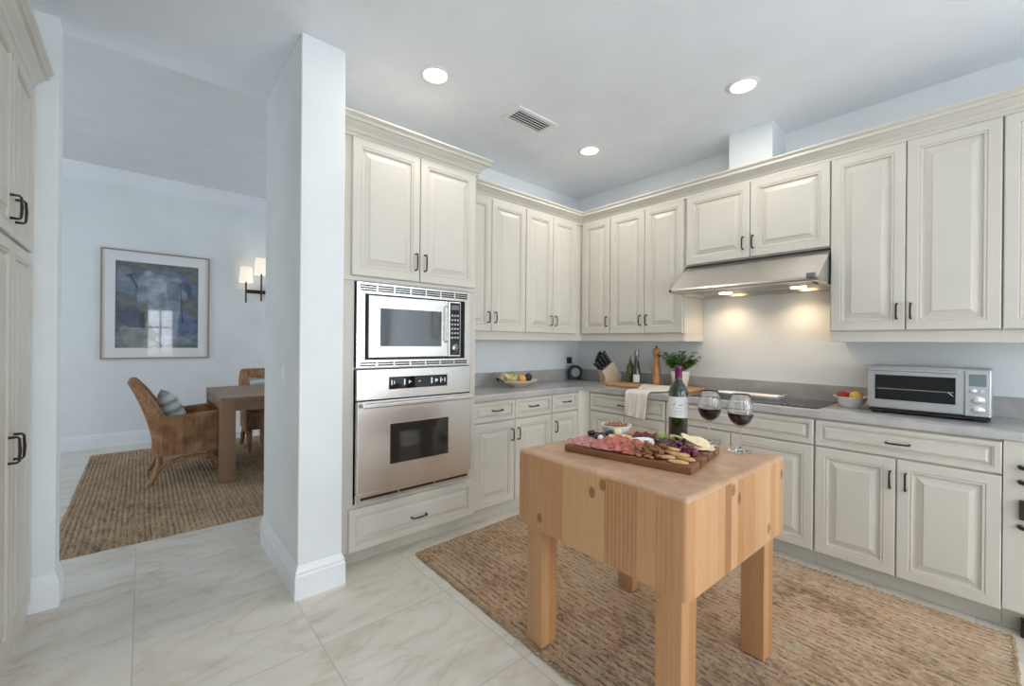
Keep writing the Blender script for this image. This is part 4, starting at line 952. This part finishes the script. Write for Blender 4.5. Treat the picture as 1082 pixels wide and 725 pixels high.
# plant
pp = thing('potted_herb', 'leafy green herb in a white pot behind the wine bottle', 'plant', (3.37, 1.735, ZK))
MB().lathe([(0, 0), (0.054, 0), (0.060, 0.006), (0.078, 0.125), (0.079, 0.130), (0.073, 0.130), (0.069, 0.118), (0, 0.112)], n=32).build('pot', white_m, pp, world=False, smooth=True)
MB().lathe([(0, 0.1125), (0.068, 0.1125), (0.060, 0.120), (0, 0.124)], n=20).build('soil', mat('potting_soil', (0.05, 0.03, 0.02), 0.9), pp, world=False)
leaf_m = mat('herb_leaf', (0.085, 0.22, 0.035), 0.45, var=(12, 0.5, (1, 1, 1), 3), coat=0.15)
lf = MB(); stm = MB(); q = random.Random(11)
for k in range(46):
    a = q.uniform(0, 2*PI); ln = q.uniform(0.09, 0.185); out = q.uniform(0.08, 0.62)
    b0 = Vector((0.035*math.cos(a)*q.random(), 0.035*math.sin(a)*q.random(), 0.115))
    d = Vector((math.cos(a)*out, math.sin(a)*out, 1.0)).normalized()
    pts = [b0+d*ln*t_+Vector((math.cos(a), math.sin(a), -0.6))*0.05*out*t_*t_ for t_ in (0, 0.35, 0.7, 1.0)]
    stm.tube(pts, 0.0016, 5)
    for t_ in (0.4, 0.6, 0.8, 0.95, 1.0):
        p = b0+d*ln*t_+Vector((math.cos(a), math.sin(a), -0.6))*0.05*out*t_*t_
        for s_ in (0, 1):
            ra = a+(1.4 if s_ else -1.4)*(1.15-t_)+q.uniform(-0.6, 0.6); L = q.uniform(0.032, 0.058); w = L*0.36
            dr = Vector((math.cos(ra), math.sin(ra), q.uniform(-0.15, 0.6))).normalized(); sd = dr.cross(Vector((0, 0, 1))).normalized(); up = sd.cross(dr)
            vs = [lf.bm.verts.new(p+dr*L*u_+sd*w*v_-up*abs(v_)*-0.004-Vector((0, 0, 1))*0.010*u_*u_) for u_, v_ in ((0, 0), (0.35, 0.8), (0.7, 0.75), (1, 0), (0.7, -0.75), (0.35, -0.8))]
            c1 = lf.bm.verts.new(p+dr*L*0.5-up*0.003)
            for i in range(6): lf.bm.faces.new((vs[i], vs[(i+1) % 6], c1))
stm.build('stems', leaf_m, pp, world=False)['kind'] = 'stuff'
lf.build('leaves', leaf_m, pp, world=False)['kind'] = 'stuff'
# spoon rest right of the pot
sr = MB(); sr.ell((0, 0, 0.010), (0.030, 0.020, 0.010)); sr.tube([(0.02, 0, 0.012), (0.09, 0.01, 0.016), (0.13, 0.015, 0.018)], [0.006, 0.005, 0.006], 8)
o = sr.build('wooden_spoon', acacia_m, smooth=True); o.location = (3.30, 1.63, ZC); o.rotation_euler = (0, 0, 1.2); tag(o, 'small wooden spoon lying right of the herb pot', 'spoon')
# towel draped over the counter edge
tw = MB(); nu, nv = 22, 44; V = []
prof = []
for j in range(nv+1):
    t_ = j/nv
    if t_ < 0.42: s = t_/0.42; prof.append((3.22-(3.22-2.950)*s, ZC+0.006+(0.030 if s < 0.25 else max(0.0, 0.030-(s-0.25)*0.12))))
    elif t_ < 0.50: s = (t_-0.42)/0.08; prof.append((2.950-0.036*math.sin(s*PI/2), ZC+0.006-0.018*(1-math.cos(s*PI/2))))
    else: s = (t_-0.50)/0.50; prof.append((2.914-0.004*math.sin(s*PI), ZC-0.012-0.182*s))
for i in range(nu+1):
    row = []
    for j in range(nv+1):
        x, z = prof[j]; s = i/nu; t_ = j/nv
        y = 1.955-0.20*s-0.11*(1-min(1, t_/0.45))*s+(0.045*max(0, t_-0.5)*s)
        w = 0.0035*math.sin(s*9+t_*3)*(0.4+t_)+0.002*math.sin(s*23+1)
        if t_ <= 0.45: z += abs(w)*0.8+0.001
        else: x -= abs(w)*1.2; z += -0.012*s*max(0, (t_-0.5))*2
        row.append(tw.bm.verts.new((x, y, z)))
    V.append(row)
for i in range(nu):
    for j in range(nv): tw.bm.faces.new((V[i][j], V[i+1][j], V[i+1][j+1], V[i][j+1]))
o = tw.build('kitchen_towel', linen_m, smooth=True, origin=(3.0, 1.86, ZC), sharp=180); tag(o, 'off white linen towel draped over the counter edge', 'towel')
so = o.modifiers.new('thick', 'SOLIDIFY'); so.thickness = 0.003; so.offset = 1
# white tray behind glasses on the cooktop
tr = thing('serving_tray', 'white oblong tray with a metal handle lying on the cooktop', 'tray', (3.30, 1.18, 0.9268))
def stadium(a, b, z, n=10):
    pts = []
    for k in range(n+1): t_ = -PI/2+PI*k/n; pts.append((math.cos(t_)*b, a+math.sin(t_)*b+0 if False else a+b*math.sin(t_)*0+b*0, z)) if False else None
    out = []
    for k in range(n+1): t_ = PI*k/n; out.append((b*math.cos(t_), a+b*math.sin(t_), z))
    for k in range(n+1): t_ = PI+PI*k/n; out.append((b*math.cos(t_), -a+b*math.sin(t_), z))
    return out
MB().loft([stadium(0.14, 0.070, 0.0), stadium(0.145, 0.085, 0.020), stadium(0.145, 0.082, 0.021), stadium(0.14, 0.068, 0.006)]).build('dish', white_m, tr, world=False, smooth=True)
mb = MB(); mb.tube([(-0.055, -0.20, 0.020), (-0.04, -0.235, 0.032), (0.0, -0.245, 0.036), (0.04, -0.235, 0.032), (0.055, -0.20, 0.020)], 0.005, 8); mb.build('handle', chrome_m, tr, world=False, smooth=True)
# fruit bowl by the toaster oven
fb = thing('fruit_bowl', 'white footed bowl of fruit between the cooktop and toaster oven', 'bowl', (3.32, 0.60, ZC))
MB().lathe([(0, 0), (0.045, 0), (0.050, 0.006), (0.068, 0.028), (0.080, 0.055), (0.090, 0.062), (0.090, 0.066), (0.076, 0.062), (0.060, 0.030), (0.040, 0.012), (0, 0.010)], n=36).build('bowl', white_m, fb, world=False, smooth=True)
red_m = mat('red_apple_skin', (0.42, 0.03, 0.025), 0.3, coat=0.3, var=(12, 0.4, (1, 1, 1), 2)); lem_m = mat('lemon_skin', (0.78, 0.55, 0.08), 0.4, bump=(200, 0.3, 0.001))
solo(MB().ell((0, 0, 0), (0.030, 0.030, 0.027)).build('red_apple', red_m, smooth=True), 'red apple at the left of the white footed bowl', 'fruit', (3.315, 0.640, ZC+0.068))
solo(MB().ell((0, 0, 0), (0.026, 0.026, 0.024)).build('red_plum', red_m, smooth=True), 'small red fruit behind the lemon in the footed bowl', 'fruit', (3.345, 0.605, ZC+0.072))
solo(MB().ell((0, 0, 0), (0.036, 0.030, 0.029)).build('lemon', lem_m, smooth=True), 'yellow lemon at the right of the white footed bowl', 'fruit', (3.31, 0.572, ZC+0.070), 1.4)
toastglass_m = mat('toaster_window_glass', (0.008, 0.009, 0.010), 0.12, spec=0.35)
# toaster oven
to = thing('toaster_oven', 'stainless countertop toaster oven with dark window and grey display', 'toaster oven', (3.33, 0.26, ZC))
FO = Fr('B', 3.17)
MB().box(3.18, 0.016, ZC+0.022, 3.46, 0.496, ZC+0.268, 0.010).build('body', steelt_m, to)
for x in (3.20, 3.42):
    for y in (0.05, 0.46): MB().box(x-0.015, y-0.02, ZC, x+0.015, y+0.02, ZC+0.024, 0.003).build('foot', black_m, to)
MB().box(3.176, 0.022, ZC+0.010, 3.45, 0.49, ZC+0.0225).build('base_tray', black_m, to)
tod = ringframe(FO, 0.118, 0.494, ZC+0.042, ZC+0.262, 0.142, 0.462, ZC+0.078, ZC+0.218, -0.010, 0.008).build('door', steelt_m, to)
fbox(MB(), FO, 0.140, 0.464, ZC+0.076, ZC+0.220, -0.008, -0.002).build('window', toastglass_m, tod)
rk = MB()
rk.tube([FO(0.15, 0.0, ZC+0.140), FO(0.455, 0.0, ZC+0.140)], 0.0018, 6); rk.tube([FO(0.15, 0.0, ZC+0.12), FO(0.17, 0.0, ZC+0.14)], 0.0015, 6)
rk.build('rack', chrome_m, tod)
mb = MB(); fbox(mb, FO, 0.130, 0.482, ZC+0.240, ZC+0.256, 0.024, 0.038, 0.004); fbox(mb, FO, 0.140, 0.155, ZC+0.240, ZC+0.256, 0.006, 0.026); fbox(mb, FO, 0.457, 0.472, ZC+0.240, ZC+0.256, 0.006, 0.026)
mb.build('handle', steelt_m, tod)
toc = fbox(MB(), FO, 0.020, 0.112, ZC+0.026, ZC+0.262, -0.010, 0.008, 0.005).build('control_panel', steelt_m, to)
fbox(MB(), FO, 0.036, 0.096, ZC+0.180, ZC+0.240, 0.0075, 0.010, 0.001).build('display', lcd_m, toc)
def knob(F, u, v_, r, L, m, parent, n=24, su=1.0):
    mb = MB(); rings = []
    for rr, dd in ((r*1.0, 0.0), (r, L*0.8), (r*0.85, L), (0.001, L)): rings.append([F(u+rr*su*math.cos(a), 0.008+dd, v_+rr*math.sin(a)) for a in [2*PI*i/n for i in range(n)]])
    mb.loft(rings); return mb.build('knob', m, parent, smooth=True)
knob(FO, 0.066, ZC+0.112, 0.020, 0.012, chrome_m, toc, su=1.25); knob(FO, 0.066, ZC+0.062, 0.020, 0.012, chrome_m, toc, su=1.25)
knob(FO, 0.082, ZC+0.156, 0.011, 0.006, chrome_m, toc, su=1.3); 
mb = MB(); mb.loft([[FO(0.054, 0.008, ZC+0.166), FO(0.054, 0.008, ZC+0.146), FO(0.036, 0.008, ZC+0.160)], [FO(0.054, 0.013, ZC+0.166), FO(0.054, 0.013, ZC+0.146), FO(0.036, 0.013, ZC+0.160)]]); mb.build('button', chrome_m, toc)

# ---------------------------------------------------------------- dining room
# picture
YW = 7.048
pc = thing('framed_picture', 'large square framed blue abstract print on the dining room wall', 'picture', (0.143, YW, 1.068))
U0, U1, V0, V1 = -0.388, 0.675, 1.060, 2.400
FW = Fr('A', YW)
ringframe(FW, U0, U1, V0, V1, U0+0.016, U1-0.016, V0+0.016, V1-0.016, 0.0, 0.030).build('frame', frame_m, pc)
ringframe(FW, U0+0.016, U1-0.016, V0+0.016, V1-0.016, -0.258, 0.553, 1.195, 2.262, 0.002, 0.014).build('mat_board', mat('mat_board', (0.80, 0.81, 0.82), 0.6, coat=0.4), pc)
art_cols = [(0.115, 0.13, 0.13), (0.20, 0.235, 0.30), (0.10, 0.14, 0.25), (0.045, 0.07, 0.125), (0.21, 0.23, 0.235), (0.015, 0.02, 0.032), (0.26, 0.31, 0.38), (0.13, 0.17, 0.23)]
arts = []
for k, c in enumerate(art_cols):
    m = mat('watercolor_%d' % k, c, 0.5, coat=1.0, var=(7, 0.50, (1, 1, 1.4), 8)); arts.append(m)
mb = MB()
def shape(pts, mi, d): mb._f([mb.bm.verts.new(FW(-0.258+min(1, max(0, u))*0.811, d, 1.195+min(1, max(0, v_))*1.067)) for u, v_ in pts], mi)
def sm(pts, n=6, rag=0.006, seed=3):
    out = []; L = len(pts); q = random.Random(seed)
    for i in range(L):
        p0, p1, p2, p3 = (Vector(pts[(i+j-1) % L]) for j in range(4))
        for k in range(n):
            t_ = k/n; v_ = 0.5*((2*p1)+(-p0+p2)*t_+(2*p0-5*p1+4*p2-p3)*t_*t_+(-p0+3*p1-3*p2+p3)*t_**3)
            out.append((v_.x+q.uniform(-rag, rag), v_.y+q.uniform(-rag, rag)))
    return out
shape([(0, 0), (1, 0), (1, 1), (0, 1)], 0, 0.0040)
L_ = [(4, [(0.02, 0.02), (0.42, 0.02), (0.50, 0.22), (0.30, 0.30), (0.05, 0.22)]),
 (7, [(0.62, 0.02), (0.98, 0.02), (0.98, 0.14), (0.74, 0.16)]),
 (7, [(0.03, 0.62), (0.20, 0.60), (0.24, 0.76), (0.14, 0.92), (0.03, 0.90)]),
 (2, [(0.19, 0.84), (0.36, 0.93), (0.50, 0.87), (0.62, 0.93), (0.90, 0.82), (0.96, 0.70), (0.82, 0.58), (0.72, 0.80), (0.40, 0.81), (0.36, 0.62), (0.26, 0.60), (0.22, 0.72)]),
 (1, [(0.26, 0.78), (0.36, 0.88), (0.60, 0.86), (0.78, 0.82), (0.77, 0.50), (0.70, 0.10), (0.42, 0.18), (0.36, 0.50), (0.25, 0.55)]),
 (6, [(0.36, 0.80), (0.58, 0.80), (0.62, 0.60), (0.60, 0.36), (0.42, 0.34), (0.38, 0.58)]),
 (7, [(0.60, 0.78), (0.76, 0.78), (0.74, 0.60), (0.62, 0.58)]),
 (3, [(0.04, 0.34), (0.12, 0.46), (0.20, 0.50), (0.30, 0.42), (0.33, 0.26), (0.16, 0.24)]),
 (2, [(0.78, 0.46), (0.90, 0.42), (0.98, 0.28), (0.88, 0.12), (0.74, 0.12), (0.75, 0.32)]),
 (3, [(0.84, 0.78), (0.92, 0.74), (0.88, 0.62), (0.80, 0.64)]),
 (5, [(0.27, 0.36), (0.32, 0.42), (0.34, 0.26), (0.29, 0.24)]),
 (5, [(0.40, 0.08), (0.50, 0.15), (0.44, 0.20), (0.39, 0.28), (0.37, 0.16)]),
 (6, [(0.46, 0.10), (0.60, 0.16), (0.68, 0.06), (0.52, 0.03)]),
 (4, [(0.60, 0.10), (0.80, 0.13), (0.94, 0.06), (0.70, 0.03)]),
 (6, [(0.32, 0.88), (0.38, 0.91), (0.44, 0.88), (0.38, 0.86)]),
 (1, [(0.78, 0.70), (0.86, 0.66), (0.84, 0.58), (0.78, 0.60)])]
for k, (mi, p) in enumerate(L_): shape(sm(p, seed=k), mi, 0.0042+0.00012*k)
for p in ([(0.44, 0.12), (0.58, 0.0), (0.56, 0.0), (0.42, 0.10)], [(0.15, 0.845), (0.17, 0.855), (0.26, 0.70), (0.245, 0.69)], [(0.12, 0.835), (0.20, 0.865), (0.20, 0.85), (0.13, 0.82)], [(0.765, 0.80), (0.772, 0.80), (0.80, 0.30), (0.79, 0.30)]):
    shape(p, 5, 0.0065)
mb.build('artwork', arts, pc)
# sconce
sc = thing('wall_sconce', 'bronze wall sconce with two cream shades on the dining room wall', 'wall lamp', (1.25, YW, 2.0))
mb = MB(); mb.box(1.08, 6.93, 1.965, 1.48, 6.955, 2.015, 0.003); mb.box(1.40, 6.95, 1.90, 1.48, 7.048, 2.08, 0.003); mb.build('arm', bronze_m, sc)
for x, y, z0, zs, R, H in ((1.085, 6.94, 1.83, 2.115, 0.085, 0.21), (1.262, 6.88, 1.86, 2.235, 0.088, 0.225)):
    mb = MB(); mb.tube([(x, y, z0), (x, y, zs+0.05)], 0.011, 8); mb.box(x-0.010, y, 1.975, x+0.010, 6.945, 2.0, 0.002); mb.build('stem', bronze_m, sc)
    MB().lathe([(R, 0), (R*0.82, H), (R*0.80, H), (R*0.98, 0)], x, y, 28, zs, caps=False).build('lamp_shade', shade_m, sc, smooth=True)
    l = bpy.data.lights.new('sconce_lamp', 'POINT'); l.energy = 0.10; l.color = (1, 0.8, 0.55); l.shadow_soft_size = 0.03
    o = bpy.data.objects.new('sconce_lamp', l); C.objects.link(o); o.location = (x, y, zs+H*0.5)
# dining table
dt = thing('dining_table', 'brown wooden dining table with thick square legs on the jute rug', 'table', (1.5, 5.18, 0))
X0, X1, Y0, Y1 = 0.528, 2.45, 4.565, 5.74
MB().box(X0, Y0, 0.738, X1, Y1, 0.778, 0.003).build('tabletop', dtable_m, dt)
for (a, b) in ((X0, Y0), (X0, Y1-0.115), (X1-0.115, Y0), (X1-0.115, Y1-0.115)): MB().box(a, b, 0.0140, a+0.115, b+0.115, 0.7375, 0.003).build('leg', dleg_m, dt)
MB().box(X0+0.115, Y0+0.01, 0.655, X1-0.115, Y0+0.04, 0.7375).build('apron', dtable_m, dt); MB().box(X0+0.115, Y1-0.04, 0.655, X1-0.115, Y1-0.01, 0.7375).build('apron', dtable_m, dt)
MB().box(X0+0.01, Y0+0.115, 0.655, X0+0.04, Y1-0.115, 0.7375).build('apron', dtable_m, dt); MB().box(X1-0.04, Y0+0.115, 0.655, X1-0.01, Y1-0.115, 0.7375).build('apron', dtable_m, dt)

def make_chair():
    ch = thing('wicker_armchair', '', 'chair', (0, 0, 0))
    # plan curve: from front of one arm round the back to the other arm; x forward
    path = []
    for k in range(9): path.append((0.60-0.415*k/8, -0.29))
    for k in range(1, 9): a = PI/2*k/8; path.append((0.185-0.10*math.sin(a)*1.0, -0.29+0.10*(1-math.cos(a))))
    for k in range(1, 6): path.append((0.085, -0.19+0.38*k/6))
    m_ = [(x, -y) for x, y in path[:17]][::-1]; path = path+m_
    n = len(path); mid = (n-1)/2
    def top(i):
        x, y = path[i]; s = max(0.0, min(1.0, (0.172-x)/0.072)); s = s*s*(3-2*s)
        return 0.595+0.030*max(0, (x-0.2)/0.4)+0.325*s**0.8
    lv = 12; outer = []; inner = []
    cx_, cy_ = 0.35, 0.0
    for i, (x, y) in enumerate(path):
        a = Vector(path[max(i-1, 0)]); b = Vector(path[min(i+1, n-1)]); t_ = (b-a).normalized(); nr = Vector((t_.y, -t_.x))
        if nr.dot(Vector((x-cx_, y-cy_))) < 0: nr = -nr
        bk = max(0.0, min(1.0, (0.22-x)/0.10)); col = []; coli = []
        for j in range(lv+1):
            z = 0.265+(top(i)-0.265)*j/lv
            lean = -0.155*bk*max(0, (z-0.35)/0.57)**1.5
            flare = 0.014*(j/lv)**3
            col.append((x+lean+nr.x*(0.018+flare), y+nr.y*(0.018+flare), z)); coli.append((x+lean-nr.x*0.018, y-nr.y*0.018, z))
        outer.append(col); inner.append(coli)
    mb = MB(); rings = [o_+i_[::-1] for o_, i_ in zip(outer, inner)]
    mb.loft(rings); mb.build('woven_shell', wicker_m, ch, world=False, smooth=True, sharp=60)
    MB().box(0.09, -0.285, 0.27, 0.60, 0.285, 0.415, 0.02).build('seat', wicker_m, ch, world=False, smooth=True)
    rim = MB(); rim.tube([((o_[-1][0]+i_[-1][0])/2, (o_[-1][1]+i_[-1][1])/2, o_[-1][2]+0.002) for o_, i_ in zip(outer, inner)], 0.021, 8); rim.build('rim', wicker_m, ch, world=False, smooth=True)
    for sy in (-1, 1):
        mb = MB(); mb.tube([(0.115, sy*0.26, 0.28), (0.11, sy*0.262, 0.18), (0.085, sy*0.268, 0.09), (0.045, sy*0.275, 0.030)], [0.022, 0.022, 0.023, 0.025], 10); mb.build('leg', rattan_m, ch, world=False, smooth=True)
        mb = MB(); mb.tube([(0.565, sy*0.265, 0.28), (0.565, sy*0.265, 0.15), (0.575, sy*0.268, 0.0155)], [0.020, 0.020, 0.021], 10); mb.build('leg', rattan_m, ch, world=False, smooth=True)
        mb = MB(); mb.tube([(0.10, sy*0.285, 0.13), (0.16, sy*0.285, 0.20), (0.26, sy*0.285, 0.235), (0.42, sy*0.285, 0.245), (0.50, sy*0.285, 0.225), (0.555, sy*0.285, 0.14)], 0.010, 8)
        mb.tube([(0.11, sy*0.285, 0.10), (0.20, sy*0.285, 0.19), (0.34, sy*0.285, 0.228), (0.48, sy*0.285, 0.215), (0.56, sy*0.285, 0.10)], 0.009, 8); mb.build('brace', rattan_m, ch, world=False, smooth=True)
    return ch
ch1 = make_chair(); ch1['label'] = 'wicker armchair at the near left end of the dining table'
ch2 = copy_tree(ch1); ch2['label'] = 'wicker armchair on the far side of the dining table, mostly hidden by the table'
ch3 = copy_tree(ch1); ch3['label'] = 'wicker armchair tucked under the near side of the table beside the pillar'
ch1.location = (0.0, 5.15, 0); ch1.rotation_euler = (0, 0, 0)
ch2.location = (1.20, 6.20, 0); ch2.rotation_euler = (0, 0, -PI/2)
ch3.location = (1.215, 4.36, 0); ch3.rotation_euler = (0, 0, PI/2)
for c_ in (ch1, ch2, ch3): c_['group'] = 'wicker armchairs around the dining table'
def pillow(m):
    mb = MB(); n = 16; top = []; bot = []
    for i in range(n+1):
        rt, rb = [], []
        for j in range(n+1):
            u, v_ = i/n*2-1, j/n*2-1; h = ((1-abs(u)**2.6)*(1-abs(v_)**2.6))**0.55*0.085
            k = 1-0.10*(1-abs(u))*abs(v_)**4; k2 = 1-0.10*(1-abs(v_))*abs(u)**4
            rt.append((u*0.215*k2, v_*0.215*k, h)); rb.append((u*0.215*k2, v_*0.215*k, -h))
        top.append(rt); bot.append(rb)
    mb.loft(top, caps=False, closed=False); mb.loft(bot, caps=False, closed=False)
    bmesh.ops.remove_doubles(mb.bm, verts=mb.bm.verts[:], dist=0.0005)
    return mb.build('throw_pillow', m, smooth=True, sharp=180)
def stripe_mat():
    m = mat('striped_pillow_cloth', (0.5, 0.55, 0.55), 0.9); g = NT(m); v_, x, y, z = g.coords()
    s = g.math('SINE', g.math('MULTIPLY', x, 75)); n = g.noise(v_, 30, 3)
    c = g.ramp(g.math('ADD', g.math('MULTIPLY', s, 0.3), g.math('ADD', g.math('MULTIPLY', n, 0.4), 0.3)), [(0.2, (0.27, 0.33, 0.33)), (0.45, (0.50, 0.55, 0.55)), (0.8, (0.62, 0.64, 0.62))]); g.l(c, g.b.inputs['Base Color']); return m
pm_ = stripe_mat(); p1 = pillow(pm_)
p1.location = (0.215, 5.13, 0.625); p1.rotation_euler = (0, math.radians(67), 0.0); tag(p1, 'pale blue green striped pillow in the near left wicker armchair', 'pillow')
p2 = p1.copy(); C.objects.link(p2); p2.location = (1.20, 5.985, 0.640); p2.rotation_euler = (0, math.radians(67), -PI/2); tag(p2, 'pale pillow in the far armchair behind the dining table', 'pillow')
